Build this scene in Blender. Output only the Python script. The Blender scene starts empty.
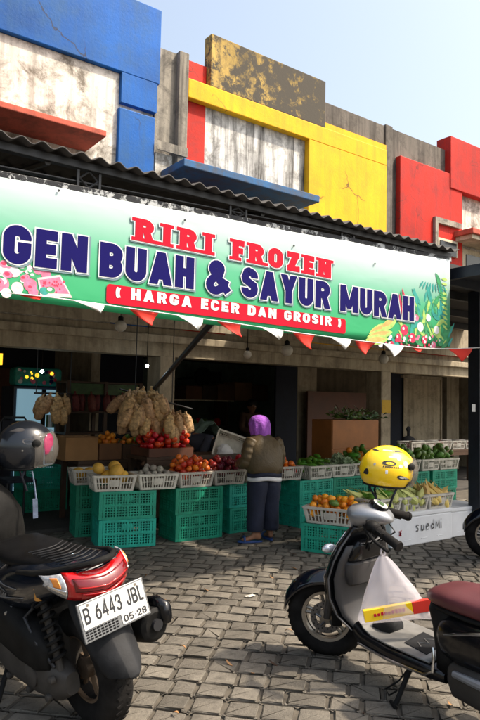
import bpy, math, random
from mathutils import Vector, Matrix, Euler, noise
R = math.radians
rng = random.Random(7)
sc = bpy.context.scene
COL = sc.collection

# ------------------------------------------------------------------ camera
F_PX, PITCH, ROLL, YAW, CAM_H = 650.0, R(3.77), R(1.26), R(36.26), 1.52
_f = Vector((math.sin(YAW)*math.cos(PITCH), math.cos(YAW)*math.cos(PITCH), math.sin(PITCH)))
_r0 = Vector((math.cos(YAW), -math.sin(YAW), 0)); _u0 = _r0.cross(_f)
CR = math.cos(ROLL)*_r0 + math.sin(ROLL)*_u0
CU = -math.sin(ROLL)*_r0 + math.cos(ROLL)*_u0
CP = Vector((0, 0, CAM_H))
cam = bpy.data.cameras.new('camera'); camo = bpy.data.objects.new('camera', cam); COL.objects.link(camo)
m = Matrix.Identity(4)
for i in range(3):
    m[i][0] = CR[i]; m[i][1] = CU[i]; m[i][2] = -_f[i]; m[i][3] = CP[i]
camo.matrix_world = m
cam.sensor_fit = 'VERTICAL'; cam.sensor_height = 36; cam.lens = F_PX/720*36
cam.clip_start = .05; cam.clip_end = 3000
sc.camera = camo
def ray(x, y): return CR*((x-240)/F_PX) + CU*(-(y-360)/F_PX) + _f
def at(x, y, Y):                       # measured point of the photo on the vertical plane Y
    d = ray(x, y); return CP + d*(Y/d.y)
def gnd(x, y, z=0.0):
    d = ray(x, y); return CP + d*((z-CAM_H)/d.z)

# ------------------------------------------------------------------ light
SUN_EL, SUN_AZ = R(54), R(-43)         # azimuth from +X towards +Y
sv = Vector((math.cos(SUN_EL)*math.cos(SUN_AZ), math.cos(SUN_EL)*math.sin(SUN_AZ), math.sin(SUN_EL)))
world = bpy.data.worlds.new('World'); sc.world = world; world.use_nodes = True
wn = world.node_tree.nodes; wl = world.node_tree.links
sky = wn.new('ShaderNodeTexSky'); sky.sky_type = 'NISHITA'; sky.sun_disc = False
sky.sun_elevation = SUN_EL; sky.sun_rotation = math.atan2(sv.x, sv.y)
sky.air_density = 1.5; sky.dust_density = 6.0; sky.ozone_density = 1.2
bg = wn['Background']; bg.inputs['Strength'].default_value = 0.15
hz = wn.new('ShaderNodeHueSaturation'); hz.inputs['Saturation'].default_value = .76; hz.inputs['Value'].default_value = 1.04
wl.new(sky.outputs[0], hz.inputs['Color']); wl.new(hz.outputs[0], bg.inputs['Color'])
sun = bpy.data.lights.new('sun', 'SUN'); sun.energy = 3.5; sun.angle = R(1.8); sun.color = (1, .87, .70)
suno = bpy.data.objects.new('sun', sun); COL.objects.link(suno)
suno.rotation_euler = sv.to_track_quat('Z', 'Y').to_euler(); suno.location = (5, -5, 12)
sc.view_settings.view_transform = 'Standard'; sc.view_settings.look = 'None'
sc.view_settings.exposure = 0.88; sc.view_settings.gamma = 1; sc.view_settings.use_curve_mapping = False
sc.render.engine = 'CYCLES'
sc.cycles.max_bounces = 8; sc.cycles.transparent_max_bounces = 12

# ------------------------------------------------------------------ materials
def _mat(name):
    mt = bpy.data.materials.new(name); mt.use_nodes = True
    nt = mt.node_tree; return mt, nt, nt.nodes['Principled BSDF']
def c4(c): return (c[0], c[1], c[2], 1)
def N(nt, t, **kw):
    n = nt.nodes.new(t)
    for k, v in kw.items():
        if k in n.inputs: n.inputs[k].default_value = v
        else: setattr(n, k, v)
    return n
def ramp(nt, src, p0, p1, a=(0,0,0,1), b=(1,1,1,1)):
    r = nt.nodes.new('ShaderNodeValToRGB'); e = r.color_ramp.elements
    e[0].position = p0; e[0].color = a; e[1].position = p1; e[1].color = b
    nt.links.new(src, r.inputs[0]); return r.outputs[0]
def mixc(nt, fac, a, b, mode='MIX'):
    n = nt.nodes.new('ShaderNodeMix'); n.data_type = 'RGBA'; n.blend_type = mode
    for s, v in ((0, fac), (6, a), (7, b)):
        if isinstance(v, (int, float)): n.inputs[s].default_value = v
        elif isinstance(v, tuple): n.inputs[s].default_value = c4(v)
        else: nt.links.new(v, n.inputs[s])
    return n.outputs[2]
def coords(nt, scale=(1,1,1), kind='Object'):
    tc = nt.nodes.new('ShaderNodeTexCoord'); mp = nt.nodes.new('ShaderNodeMapping')
    mp.inputs['Scale'].default_value = scale
    nt.links.new(tc.outputs[kind], mp.inputs[0]); return mp.outputs[0]
def noise_n(nt, vec, scale, detail=6, rough=.6, dist=0):
    n = nt.nodes.new('ShaderNodeTexNoise'); n.inputs['Scale'].default_value = scale
    n.inputs['Detail'].default_value = detail; n.inputs['Roughness'].default_value = rough
    n.inputs['Distortion'].default_value = dist
    nt.links.new(vec, n.inputs['Vector']); return n.outputs[0]
def bump(nt, bs, h, strength=.3, dist=.01):
    b = nt.nodes.new('ShaderNodeBump'); b.inputs['Strength'].default_value = strength
    b.inputs['Distance'].default_value = dist
    nt.links.new(h, b.inputs['Height']); nt.links.new(b.outputs[0], bs.inputs['Normal'])
def plain(name, col, rough=.5, metal=0, var=.15, vs=6, bmp=0, bs_=40, coat=0, spec=None, rand=0, bd=.004):
    """principled with slight mottling; rand = per-object value change"""
    mt, nt, bs = _mat(name)
    v = coords(nt)
    n = noise_n(nt, v, vs, 5)
    dark = tuple(x*(1-var) for x in col); lite = tuple(min(1, x*(1+var)) for x in col)
    out = mixc(nt, ramp(nt, n, .3, .7), dark, lite)
    if rand:
        oi = nt.nodes.new('ShaderNodeObjectInfo')
        hs = nt.nodes.new('ShaderNodeHueSaturation')
        mr = N(nt, 'ShaderNodeMapRange'); mr.inputs[3].default_value = 1-rand; mr.inputs[4].default_value = 1+rand
        nt.links.new(oi.outputs['Random'], mr.inputs[0]); nt.links.new(mr.outputs[0], hs.inputs['Value'])
        mh = N(nt, 'ShaderNodeMapRange'); mh.inputs[3].default_value = .5-rand*.07; mh.inputs[4].default_value = .5+rand*.07
        nt.links.new(oi.outputs['Random'], mh.inputs[0]); nt.links.new(mh.outputs[0], hs.inputs['Hue'])
        nt.links.new(out, hs.inputs['Color']); out = hs.outputs[0]
    nt.links.new(out, bs.inputs['Base Color'])
    rr = N(nt, 'ShaderNodeMapRange'); rr.inputs[3].default_value = max(0, rough-.08); rr.inputs[4].default_value = min(1, rough+.12)
    nt.links.new(n, rr.inputs[0]); nt.links.new(rr.outputs[0], bs.inputs['Roughness'])
    bs.inputs['Metallic'].default_value = metal
    if coat: bs.inputs['Coat Weight'].default_value = coat; bs.inputs['Coat Roughness'].default_value = .06
    if spec is not None: bs.inputs['Specular IOR Level'].default_value = spec
    if bmp: bump(nt, bs, noise_n(nt, v, bs_, 4), bmp, bd)
    return mt
def painted_wall(name, col, dirt=(.09,.08,.065), amount=.5, streak=.5, rough=.85, cracks=.0, under=None, peel=.0, patch=.12, pscale=2.6, xg=0):
    """weathered paint on plaster: mottling, rain streaks, mould specks, cracks, peeled patches"""
    mt, nt, bs = _mat(name)
    v = coords(nt)
    big = noise_n(nt, v, .9, 4, .6)
    c = mixc(nt, ramp(nt, big, .3, .7), tuple(x*(1-patch) for x in col), tuple(min(1, x*(1+patch)) for x in col))
    st = noise_n(nt, coords(nt, (5.5, 5.5, .35)), 1.6, 6, .65)
    c = mixc(nt, _mul(nt, ramp(nt, st, .44, .66), streak), c, dirt)
    sp = noise_n(nt, v, 3.2, 10, .75, .4)
    c = mixc(nt, _mul(nt, ramp(nt, sp, .47, .64), amount), c, dirt)
    fine = noise_n(nt, v, 26, 5, .7)
    c = mixc(nt, _mul(nt, ramp(nt, fine, .6, .72), amount*.6), c, tuple(x*.8 for x in dirt))
    h = fine
    if under:
        pn = noise_n(nt, v, pscale, 12, .78, .1)
        if xg:
            tx_ = nt.nodes.new('ShaderNodeTexCoord'); sx = nt.nodes.new('ShaderNodeSeparateXYZ'); nt.links.new(tx_.outputs['Generated'], sx.inputs[0])
            ad = N(nt, 'ShaderNodeMath', operation='MULTIPLY_ADD'); nt.links.new(sx.outputs['X'], ad.inputs[0]); ad.inputs[1].default_value = xg; nt.links.new(pn, ad.inputs[2]); pn = ad.outputs[0]
        c = mixc(nt, ramp(nt, pn, peel, peel+(.07 if xg else .03)), c, under)
    if cracks:
        dv = N(nt, 'ShaderNodeVectorMath', operation='ADD')
        nn = nt.nodes.new('ShaderNodeTexNoise'); nn.inputs['Scale'].default_value = 2.5; nn.inputs['Detail'].default_value = 6
        nt.links.new(v, nn.inputs['Vector'])
        sc_ = N(nt, 'ShaderNodeVectorMath', operation='SCALE'); sc_.inputs['Scale'].default_value = .5
        nt.links.new(nn.outputs['Color'], sc_.inputs[0])
        nt.links.new(v, dv.inputs[0]); nt.links.new(sc_.outputs[0], dv.inputs[1])
        vo = nt.nodes.new('ShaderNodeTexVoronoi'); vo.feature = 'DISTANCE_TO_EDGE'; vo.inputs['Scale'].default_value = .75
        nt.links.new(dv.outputs[0], vo.inputs['Vector'])
        line = ramp(nt, vo.outputs[0], .002, .007, (1,1,1,1), (0,0,0,1))
        msk = ramp(nt, noise_n(nt, v, .8, 2), .5, .56)
        lm = N(nt, 'ShaderNodeMath', operation='MULTIPLY'); nt.links.new(line, lm.inputs[0]); nt.links.new(msk, lm.inputs[1])
        c = mixc(nt, _mul(nt, lm.outputs[0], cracks), c, (.03,.028,.025))
    tg = nt.nodes.new('ShaderNodeTexCoord'); sg = nt.nodes.new('ShaderNodeSeparateXYZ'); nt.links.new(tg.outputs['Generated'], sg.inputs[0])
    tm = N(nt, 'ShaderNodeMath', operation='MULTIPLY_ADD'); nt.links.new(st, tm.inputs[0]); tm.inputs[1].default_value = .75; nt.links.new(sg.outputs['Z'], tm.inputs[2])
    c = mixc(nt, _mul(nt, ramp(nt, tm.outputs[0], 1.22, 1.48), min(.85, amount*1.1+.1)), c, dirt)
    nt.links.new(c, bs.inputs['Base Color']); bs.inputs['Roughness'].default_value = rough; bs.inputs['Specular IOR Level'].default_value = .2
    bump(nt, bs, h, .35, .008)
    return mt
def _mul(nt, s, k):
    n = N(nt, 'ShaderNodeMath', operation='MULTIPLY'); nt.links.new(s, n.inputs[0]); n.inputs[1].default_value = k
    return n.outputs[0]

M = {}
M['blue'] = painted_wall('blue paint', (.003,.092,.37), (.03,.10,.22), .45, .35, .6, cracks=.9, under=(.5,.54,.56), peel=.66, patch=.34)
M['white_old'] = painted_wall('stained white paint', (.76,.73,.66), (.13,.11,.085), .9, .5)
M['white_streak'] = painted_wall('streaked white paint', (.70,.69,.66), (.06,.055,.05), .7, 1.0)
M['grey'] = painted_wall('bare grey plaster', (.33,.30,.25), (.06,.055,.05), .75, .8)
M['grey_dark'] = painted_wall('dark weathered plaster', (.17,.15,.13), (.045,.04,.036), .7, .8)
M['red'] = painted_wall('red paint', (.52,.022,.012), (.17,.03,.03), .4, .45, .65, cracks=.6, patch=.22)
M['yellow'] = painted_wall('yellow paint', (.82,.445,.010), (.34,.20,.03), .3, .32, .65, cracks=.9, patch=.13)
M['yellow_old'] = painted_wall('peeling yellow paint', (.46,.32,.10), (.08,.07,.055), .75, .6, .9, under=(.085,.077,.064), peel=.49, patch=.4, pscale=4.6, xg=.13)
M['ledge_red'] = painted_wall('faded red paint', (.55,.12,.08), (.10,.06,.05), .5, .3)
M['ledge_blue'] = painted_wall('chipped blue paint', (.05,.14,.30), (.10,.09,.08), .75, .3)
M['cream'] = painted_wall('cream paint', (.62,.54,.40), (.13,.10,.07), .45, .35)
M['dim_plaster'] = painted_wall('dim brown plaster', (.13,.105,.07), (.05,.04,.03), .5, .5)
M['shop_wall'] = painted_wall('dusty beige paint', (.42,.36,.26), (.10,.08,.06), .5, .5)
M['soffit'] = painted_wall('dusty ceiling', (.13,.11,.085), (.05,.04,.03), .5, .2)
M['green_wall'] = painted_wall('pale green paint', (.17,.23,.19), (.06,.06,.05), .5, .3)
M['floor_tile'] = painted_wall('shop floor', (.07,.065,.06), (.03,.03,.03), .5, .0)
M['glass_dark'] = plain('dark window glass', (.02,.025,.03), .12)
M['black_steel'] = plain('black painted steel', (.026,.028,.032), .45, .3, .3, 10)
M['peel_steel'] = painted_wall('black steel with flaking white paint', (.018,.02,.025), (.02,.02,.02), .2, .1, .5, under=(.45,.47,.48), peel=.52, pscale=7)
M['navy_steel'] = plain('navy painted steel', (.012,.018,.03), .45, .2, .3, 8)
M['roof_sheet'] = plain('old corrugated sheet', (.034,.031,.03), .7, .1, .4, 4)
M['roof_tile'] = plain('rust red roof tiles', (.30,.09,.05), .8, 0, .35, 5)
M['green_plastic'] = plain('green crate plastic', (.010,.31,.205), .42, 0, .3, 7, rand=.3)
M['white_plastic'] = plain('grey white basket plastic', (.58,.55,.48), .5, 0, .25, 9, rand=.12)
M['foam'] = plain('white foam', (.75,.76,.78), .75, 0, .07, 4, .2, 60)
M['cardboard'] = plain('brown cardboard', (.32,.17,.07), .85, 0, .15, 5)
M['carton_dark'] = plain('dark brown carton', (.16,.075,.035), .85, 0, .2, 5)
M['wood'] = plain('dark brown wood', (.055,.028,.015), .6, 0, .3, 8)
M['plywood'] = plain('orange brown plywood', (.42,.155,.04), .5, 0, .22, 3)
M['red_board'] = plain('red brown board', (.10,.035,.018), .6, 0, .3, 4)
M['rubber'] = plain('tyre rubber', (.014,.013,.0125), .85, 0, .5, 12, .3, 90, spec=.1)
M['black_gloss'] = plain('glossy black paint', (.004,.0045,.006), .2, 0, .3, 5, coat=.25, spec=.3)
M['navy_gloss'] = plain('glossy dark blue black paint', (.004,.006,.011), .12, 0, .3, 5, coat=.6, spec=.4)
M['black_matt'] = plain('dusty black plastic', (.010,.0097,.0093), .6, 0, .6, 7, .15, 120, spec=.12)
M['grey_plastic'] = plain('dusty dark grey plastic', (.016,.0165,.018), .55, 0, .6, 6, .15, 90, spec=.14)
M['inner_grey'] = plain('satin grey plastic', (.048,.046,.047), .38, 0, .14, 4, spec=.4)
M['silver'] = plain('silver paint', (.27,.28,.30), .35, .6, .12, 6)
M['mat_grey'] = plain('scuffed grey floor plastic', (.20,.195,.185), .45, .2, .25, 9)
M['chrome'] = plain('chrome', (.75,.76,.78), .12, 1, .05, 6)
M['alloy'] = plain('dusty alloy', (.36,.32,.27), .38, .7, .25, 9)
M['bronze_alloy'] = plain('dusty brown alloy', (.17,.12,.08), .5, .5, .3, 9)
M['brake_steel'] = plain('brake steel', (.16,.16,.165), .35, .9, .2, 20)
M['engine'] = plain('dusty engine metal', (.045,.040,.035), .65, .2, .35, 10, .2, 60)
M['maroon'] = plain('maroon leatherette', (.095,.022,.026), .42, 0, .2, 5, .15, 150)
M['seat_black'] = plain('black leatherette', (.005,.005,.0055), .42, 0, .4, 6, .2, 150, spec=.12)
M['tail_red'] = plain('red lamp plastic', (.40,.006,.008), .12, 0, .18, 20, coat=.6)
M['tail_dark'] = plain('dark red lamp plastic', (.13,.003,.005), .12, 0, .18, 20, coat=.6)
M['lamp_clear'] = plain('clear lamp plastic', (.62,.63,.66), .12, .4, .45, 55, coat=.6)
M['amber'] = plain('amber plastic', (.75,.25,.04), .25, 0, .15, 9)
M['orange_spring'] = plain('orange painted steel', (.55,.25,.05), .4, .2, .2, 9)
M['plate_white'] = plain('white plate enamel', (.58,.58,.56), .4, 0, .06, 12)
M['plate_frame'] = plain('grey plate frame', (.17,.175,.18), .4, .4, .25, 90)
M['ink'] = plain('black ink', (.012,.012,.014), .5)
M['sticker_white'] = plain('white sticker', (.72,.73,.74), .5)
M['sticker_grey'] = plain('grey sticker', (.42,.42,.38), .4)
M['helmet_yellow'] = plain('yellow helmet paint', (.86,.56,.008), .22, 0, .05, 5, coat=.5)
M['helmet_black'] = plain('black helmet paint', (.010,.012,.016), .2, .0, .4, 4, coat=.4, spec=.4)
M['helmet_lining'] = plain('helmet lining', (.012,.012,.013), .9)
M['trim_grey'] = plain('dark silver trim', (.14,.14,.15), .35, .5, .15, 8)
M['chrome_tag'] = plain('grey blue strap', (.12,.15,.22), .5, 0, .4, 40)
M['lime'] = plain('lime sticker', (.25,.55,.05), .4)
M['skin'] = plain('brown skin', (.33,.155,.085), .55, 0, .12, 10)
M['hijab'] = plain('purple knit', (.42,.12,.68), .8, 0, .2, 8, .8, 22, bd=.02)
M['jacket'] = plain('olive brown jacket cloth', (.090,.062,.028), .5, 0, .2, 5, .7, 7, bd=.022)
M['shirt_white'] = plain('white cotton', (.68,.68,.69), .85, 0, .08, 10, .2, 60)
M['navy_cloth'] = plain('navy cloth', (.012,.016,.036), .8, 0, .3, 6, .7, 7, bd=.02)
M['blue_rubber'] = plain('blue rubber', (.02,.06,.22), .5)
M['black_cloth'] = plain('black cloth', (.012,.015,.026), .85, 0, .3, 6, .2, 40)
M['dark_jacket'] = plain('dark navy jacket cloth', (.022,.028,.055), .7, 0, .3, 6, .5, 9, bd=.02)
M['brown_cloth'] = plain('brown cloth', (.10,.05,.03), .85, 0, .3, 6, .2, 40)
M['hair'] = plain('black hair', (.008,.007,.007), .6)
M['melon'] = plain('yellow melon rind', (.72,.42,.06), .5, 0, .15, 7, .3, 60, rand=.1)
M['tomato'] = plain('red tomato skin', (.60,.035,.012), .25, 0, .2, 5, rand=.2)
M['tomato_orange'] = plain('orange red tomato skin', (.70,.12,.015), .28, 0, .25, 5, rand=.3)
M['onion_red'] = plain('dark red onion skin', (.20,.012,.022), .3, 0, .4, 5, rand=.35)
M['chili_red'] = plain('red pepper skin', (.50,.012,.03), .25, 0, .25, 5, rand=.25)
M['orange'] = plain('orange peel', (.80,.27,.015), .42, 0, .18, 4, .25, 80, rand=.22)
M['green_veg'] = plain('green pepper skin', (.10,.27,.025), .32, 0, .3, 6, rand=.3)
M['mango'] = plain('green mango skin', (.11,.22,.035), .4, 0, .4, 4, rand=.25)
M['leafy'] = plain('pale leaf', (.34,.42,.24), .6, 0, .35, 9, rand=.2)
M['dark_leaf'] = plain('dark leaf', (.045,.10,.03), .55, 0, .4, 9)
M['garlic'] = plain('dull pale bulb skin', (.34,.31,.26), .7, 0, .25, 9, rand=.2)
M['corn_husk'] = plain('pale green corn husk', (.54,.55,.17), .6, 0, .22, 11, .3, 70, rand=.2)
M['corn_yellow'] = plain('yellow corn husk', (.70,.48,.14), .6, 0, .22, 11, .3, 70, rand=.2)
M['net_potato'] = plain('tan potatoes in net', (.47,.30,.15), .6, 0, .55, 30, .5, 70, rand=.15)
M['net_red'] = plain('red onions in net', (.14,.022,.02), .6, 0, .4, 22, .4, 60, rand=.2)
M['flag_red'] = plain('red flag cloth', (.60,.025,.012), .75, 0, .1, 6)
M['flag_white'] = plain('white flag cloth', (.74,.74,.72), .75, 0, .08, 6)
M['bulb_glass'] = plain('milky bulb glass', (.55,.52,.45), .25)
M['text_red'] = plain('printed red', (.46,.006,.025), .8, 0, .05, 8, spec=.15)
M['text_blue'] = plain('printed navy', (.007,.005,.095), .9, 0, .06, 8, spec=.15)
M['text_white'] = plain('printed white', (.66,.68,.69), .8, 0, .03, 8, spec=.15)
M['text_shadow'] = plain('printed grey shadow', (.16,.24,.27), .8, 0, .05, 8, spec=.15)
M['print_pink'] = plain('printed pink', (.72,.16,.28), .55, 0, .3, 30)
M['print_pale'] = plain('printed pale pink', (.74,.56,.56), .55, 0, .2, 24)
M['print_green'] = plain('printed green', (.03,.26,.10), .55, 0, .4, 20)
M['print_lime'] = plain('printed light green', (.36,.56,.14), .55, 0, .3, 20)
M['print_crimson'] = plain('printed crimson', (.60,.02,.08), .55, 0, .4, 24)
M['print_teal'] = plain('printed teal', (.02,.28,.24), .55, 0, .3, 20)
M['poster'] = painted_wall('faded yellow poster', (.55,.34,.03), (.25,.03,.02), .6, 0, .6)
M['bag_knot'] = plain('dark bag cloth', (.02,.02,.022), .9)
M['fridge_body'] = plain('dark fridge casing', (.02,.03,.05), .35)
M['tarp'] = plain('pale green plastic sheet', (.25,.36,.31), .35, 0, .3, 5)
def emis(name, col, s):
    mt, nt, bs = _mat(name)
    bs.inputs['Base Color'].default_value = c4(col); bs.inputs['Emission Color'].default_value = c4(col)
    bs.inputs['Emission Strength'].default_value = s; return mt
M['lit_bulb'] = emis('lit bulb', (.75,.92,1), 25)
M['lit_door'] = emis('lit fridge door', (.35,.62,.78), .22)
M['lit_sign'] = emis('lit amber sign', (1,.55,.03), .9)
def glassy(name, col, alpha, rough=.08):
    mt, nt, bs = _mat(name)
    bs.inputs['Base Color'].default_value = c4(col); bs.inputs['Roughness'].default_value = rough
    tr = nt.nodes.new('ShaderNodeBsdfTransparent'); mx = nt.nodes.new('ShaderNodeMixShader')
    mx.inputs[0].default_value = alpha
    nt.links.new(tr.outputs[0], mx.inputs[1]); nt.links.new(bs.outputs[0], mx.inputs[2])
    nt.links.new(mx.outputs[0], nt.nodes['Material Output'].inputs[0]); return mt
M['visor'] = glassy('clear visor', (.20,.18,.16), .24)
M['pink_reflection'] = glassy('pink visor reflection', (.40,.02,.10), .5)  # pink reflection in the clear visor, put into a coloured film
M['film'] = glassy('thin white plastic film', (.84,.80,.87), .32, .25)
# paving: each stone its own tone
def paving():
    mt, nt, bs = _mat('grey concrete pavers')
    g = nt.nodes.new('ShaderNodeNewGeometry'); v = coords(nt)
    base = ramp(nt, g.outputs['Random Per Island'], 0, 1, (.120,.107,.087,1), (.225,.202,.165,1))
    big = noise_n(nt, v, .55, 5, .6)
    c = mixc(nt, _mul(nt, ramp(nt, big, .42, .7), .6), base, (.10,.088,.072))
    sp = noise_n(nt, v, 34, 8, .8)
    c = mixc(nt, _mul(nt, ramp(nt, sp, .52, .7), .6), c, (.055,.05,.045))
    sp2 = noise_n(nt, v, 90, 3, .7)
    c = mixc(nt, _mul(nt, ramp(nt, sp2, .6, .7), .5), c, (.36,.33,.28))
    sand = noise_n(nt, v, 1.7, 8, .72)
    c = mixc(nt, _mul(nt, ramp(nt, sand, .52, .70), .4), c, (.23,.20,.16))
    mid = noise_n(nt, v, 5.5, 7, .7)
    c = mixc(nt, _mul(nt, ramp(nt, mid, .46, .66), .6), c, (.060,.053,.043))
    nt.links.new(c, bs.inputs['Base Color']); bs.inputs['Roughness'].default_value = .85
    bump(nt, bs, sp, 1.0, .016); return mt
M['paver'] = paving()
M['joint'] = plain('dark sandy joints', (.075,.064,.049), .95, 0, .4, 9, .5, 60)
def banner_mat():
    mt, nt, bs = _mat('printed banner cloth')
    tc = nt.nodes.new('ShaderNodeTexCoord'); sp = nt.nodes.new('ShaderNodeSeparateXYZ')
    nt.links.new(tc.outputs['Generated'], sp.inputs[0])
    r = nt.nodes.new('ShaderNodeValToRGB'); el = r.color_ramp.elements
    el[0].position = 0; el[0].color = (.015,.32,.12,1); el[1].position = 1; el[1].color = (.52,.58,.60,1)
    for p, c in ((.25,(.025,.34,.14,1)), (.46,(.07,.39,.215,1)), (.62,(.23,.46,.37,1)), (.78,(.43,.54,.54,1))):
        e = el.new(p); e.color = c
    nt.links.new(sp.outputs['Z'], r.inputs[0]); nt.links.new(r.outputs[0], bs.inputs['Base Color'])
    bs.inputs['Roughness'].default_value = .5
    v = coords(nt, (1.3, 1, 2.6)); bump(nt, bs, noise_n(nt, v, 1.5, 2, .5, .6), .16, .04); return mt
M['banner'] = banner_mat()

# ------------------------------------------------------------------ mesh tools
class MB:
    def __init__(s): s.v = []; s.f = []; s.mi = []; s.cur = 0
    def add(s, vs, fs):
        o = len(s.v); s.v += [tuple(p) for p in vs]
        for f in fs: s.f.append([i+o for i in f]); s.mi.append(s.cur)
    def box(s, c, d, rot=None):
        hx, hy, hz = d[0]/2, d[1]/2, d[2]/2
        vs = [Vector((x*hx, y*hy, z*hz)) for z in (-1,1) for y in (-1,1) for x in (-1,1)]
        if rot is not None:
            e = rot.to_matrix() if isinstance(rot, Euler) else (rot if isinstance(rot, Matrix) else Euler(rot).to_matrix())
            vs = [e @ p for p in vs]
        c = Vector(c)
        s.add([p+c for p in vs], [(0,2,3,1),(4,5,7,6),(0,1,5,4),(2,6,7,3),(0,4,6,2),(1,3,7,5)]); return s
    def span(s, x0, x1, y0, y1, z0, z1):
        return s.box(((x0+x1)/2, (y0+y1)/2, (z0+z1)/2), (abs(x1-x0), abs(y1-y0), abs(z1-z0)))
    def loft(s, rings, cap=True, closed=True):
        n = len(rings[0]); o = len(s.v)
        for r in rings: s.v += [tuple(p) for p in r]
        for i in range(len(rings)-1):
            for j in range(n if closed else n-1):
                k = (j+1) % n
                s.f.append([o+i*n+j, o+i*n+k, o+(i+1)*n+k, o+(i+1)*n+j]); s.mi.append(s.cur)
        if cap and closed:
            s.f.append([o+j for j in range(n)][::-1]); s.mi.append(s.cur)
            s.f.append([o+(len(rings)-1)*n+j for j in range(n)]); s.mi.append(s.cur)
        return s
    def tube(s, pts, r, n=10, cap=True):
        pts = [Vector(p) for p in pts]; rs = r if isinstance(r, (list, tuple)) else [r]*len(pts)
        rings = []; up = None
        for i, p in enumerate(pts):
            t = (pts[min(i+1, len(pts)-1)] - pts[max(i-1, 0)]).normalized()
            if up is None:
                up = Vector((0,0,1)) if abs(t.z) < .9 else Vector((1,0,0))
            a = t.cross(up).normalized(); b = a.cross(t).normalized(); up = b
            rings.append([p + (a*math.cos(2*math.pi*k/n) + b*math.sin(2*math.pi*k/n))*rs[i] for k in range(n)])
        return s.loft(rings, cap)
    def lathe(s, prof, c=(0,0,0), axis='Z', n=24, cap=True):
        rings = []; c = Vector(c)
        for r, h in prof:
            ring = []
            for k in range(n):
                a = 2*math.pi*k/n; x, y = r*math.cos(a), r*math.sin(a)
                p = Vector((x, y, h)) if axis == 'Z' else (Vector((x, h, y)) if axis == 'Y' else Vector((h, x, y)))
                ring.append(c+p)
            rings.append(ring)
        return s.loft(rings, cap)
    def torus(s, c, rr, r, axis='Y', n=36, k=12, sq=1):
        rings = []; c = Vector(c)
        for i in range(n+1):
            a = 2*math.pi*i/n; ring = []
            for j in range(k):
                b = 2*math.pi*j/k; rad = rr + r*math.cos(b); h = r*sq*math.sin(b)
                p = Vector((rad*math.cos(a), h, rad*math.sin(a))) if axis == 'Y' else Vector((rad*math.cos(a), rad*math.sin(a), h))
                ring.append(c+p)
            rings.append(ring)
        return s.loft(rings, False)
    def ball(s, c, rad, seg=14, rings=9, fn=None):
        c = Vector(c); rad = Vector(rad) if not isinstance(rad, (int, float)) else Vector((rad,)*3)
        rs = []
        for i in range(rings+1):
            t = -math.pi/2 + math.pi*i/rings; t = max(-1.555, min(1.555, t)); ring = []
            for k in range(seg):
                a = 2*math.pi*k/seg
                d = Vector((math.cos(t)*math.cos(a), math.cos(t)*math.sin(a), math.sin(t)))
                q = fn(d) if fn else 1
                ring.append(c + Vector((d.x*rad.x, d.y*rad.y, d.z*rad.z))*q)
            rs.append(ring)
        return s.loft(rs, True)
    def poly(s, pts, flip=False):
        n = len(pts); s.add(pts, [list(range(n))[::-1] if flip else list(range(n))]); return s
    def prism(s, pts, off):
        off = Vector(off); a = [Vector(p) for p in pts]; b = [p+off for p in a]; return s.loft([a, b], True)
    def mesh(s, name, mats, smooth=False, angle=35):
        me = bpy.data.meshes.new(name); me.from_pydata(s.v, [], s.f); 
        for mm in (mats if isinstance(mats, (list, tuple)) else [mats]): me.materials.append(mm)
        me.polygons.foreach_set('material_index', s.mi)
        me.update()
        import bmesh
        bm = bmesh.new(); bm.from_mesh(me)
        bmesh.ops.recalc_face_normals(bm, faces=bm.faces); bm.to_mesh(me); bm.free()
        if smooth:
            me.polygons.foreach_set('use_smooth', [True]*len(me.polygons))
            if angle: me.set_sharp_from_angle(angle=R(angle))
        return me
    def build(s, name, mats, parent=None, smooth=False, angle=35, bevel=0, subsurf=0, solid=0, loc=None, rot=None):
        o = bpy.data.objects.new(name, s.mesh(name, mats, smooth, angle)); COL.objects.link(o)
        if parent: o.parent = parent
        if loc is not None: o.location = loc
        if rot is not None: o.rotation_euler = rot
        if solid:
            md = o.modifiers.new('solid', 'SOLIDIFY'); md.thickness = solid; md.offset = 0
        if bevel:
            md = o.modifiers.new('bevel', 'BEVEL'); md.width = bevel; md.segments = 2; md.limit_method = 'ANGLE'; md.angle_limit = R(40)
        if subsurf:
            md = o.modifiers.new('subsurf', 'SUBSURF'); md.levels = subsurf; md.render_levels = subsurf
        return o
def tag(o, label, cat, group=None):
    o['label'] = label; o['category'] = cat
    if group: o['group'] = group
    return o
def thing(name, label, cat, loc=(0,0,0), rot=(0,0,0), group=None, scale=1):
    o = bpy.data.objects.new(name, None); o.empty_display_size = .2; COL.objects.link(o)
    o.location = loc; o.rotation_euler = rot; o.scale = (scale,)*3
    return tag(o, label, cat, group)
def struct(o): o['kind'] = 'structure'; return o
def instance(name, me, loc, rot, label, cat, group=None, scale=None):
    o = bpy.data.objects.new(name, me); COL.objects.link(o); o.location = loc; o.rotation_euler = rot
    if scale: o.scale = scale
    return tag(o, label, cat, group)
def copy_tree(o, parent=None):
    c = o.copy(); COL.objects.link(c)
    if parent: c.parent = parent
    for ch in o.children: copy_tree(ch, c)
    return c
def sring(c, hw, hh, n=16, e=2.4, plane='YZ', tilt=0):
    """superellipse ring around c; hw along first axis of the plane, hh along the second"""
    out = []
    for k in range(n):
        a = 2*math.pi*k/n; ca, sa = math.cos(a), math.sin(a)
        u = math.copysign(abs(ca)**(2/e), ca)*hw; w = math.copysign(abs(sa)**(2/e), sa)*hh
        if plane == 'YZ': p = Vector((c[0]+tilt*w, c[1]+u, c[2]+w))
        elif plane == 'XY': p = Vector((c[0]+u, c[1]+w, c[2]+tilt*u))
        else: p = Vector((c[0]+u, c[1], c[2]+w))
        out.append(p)
    return out
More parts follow.
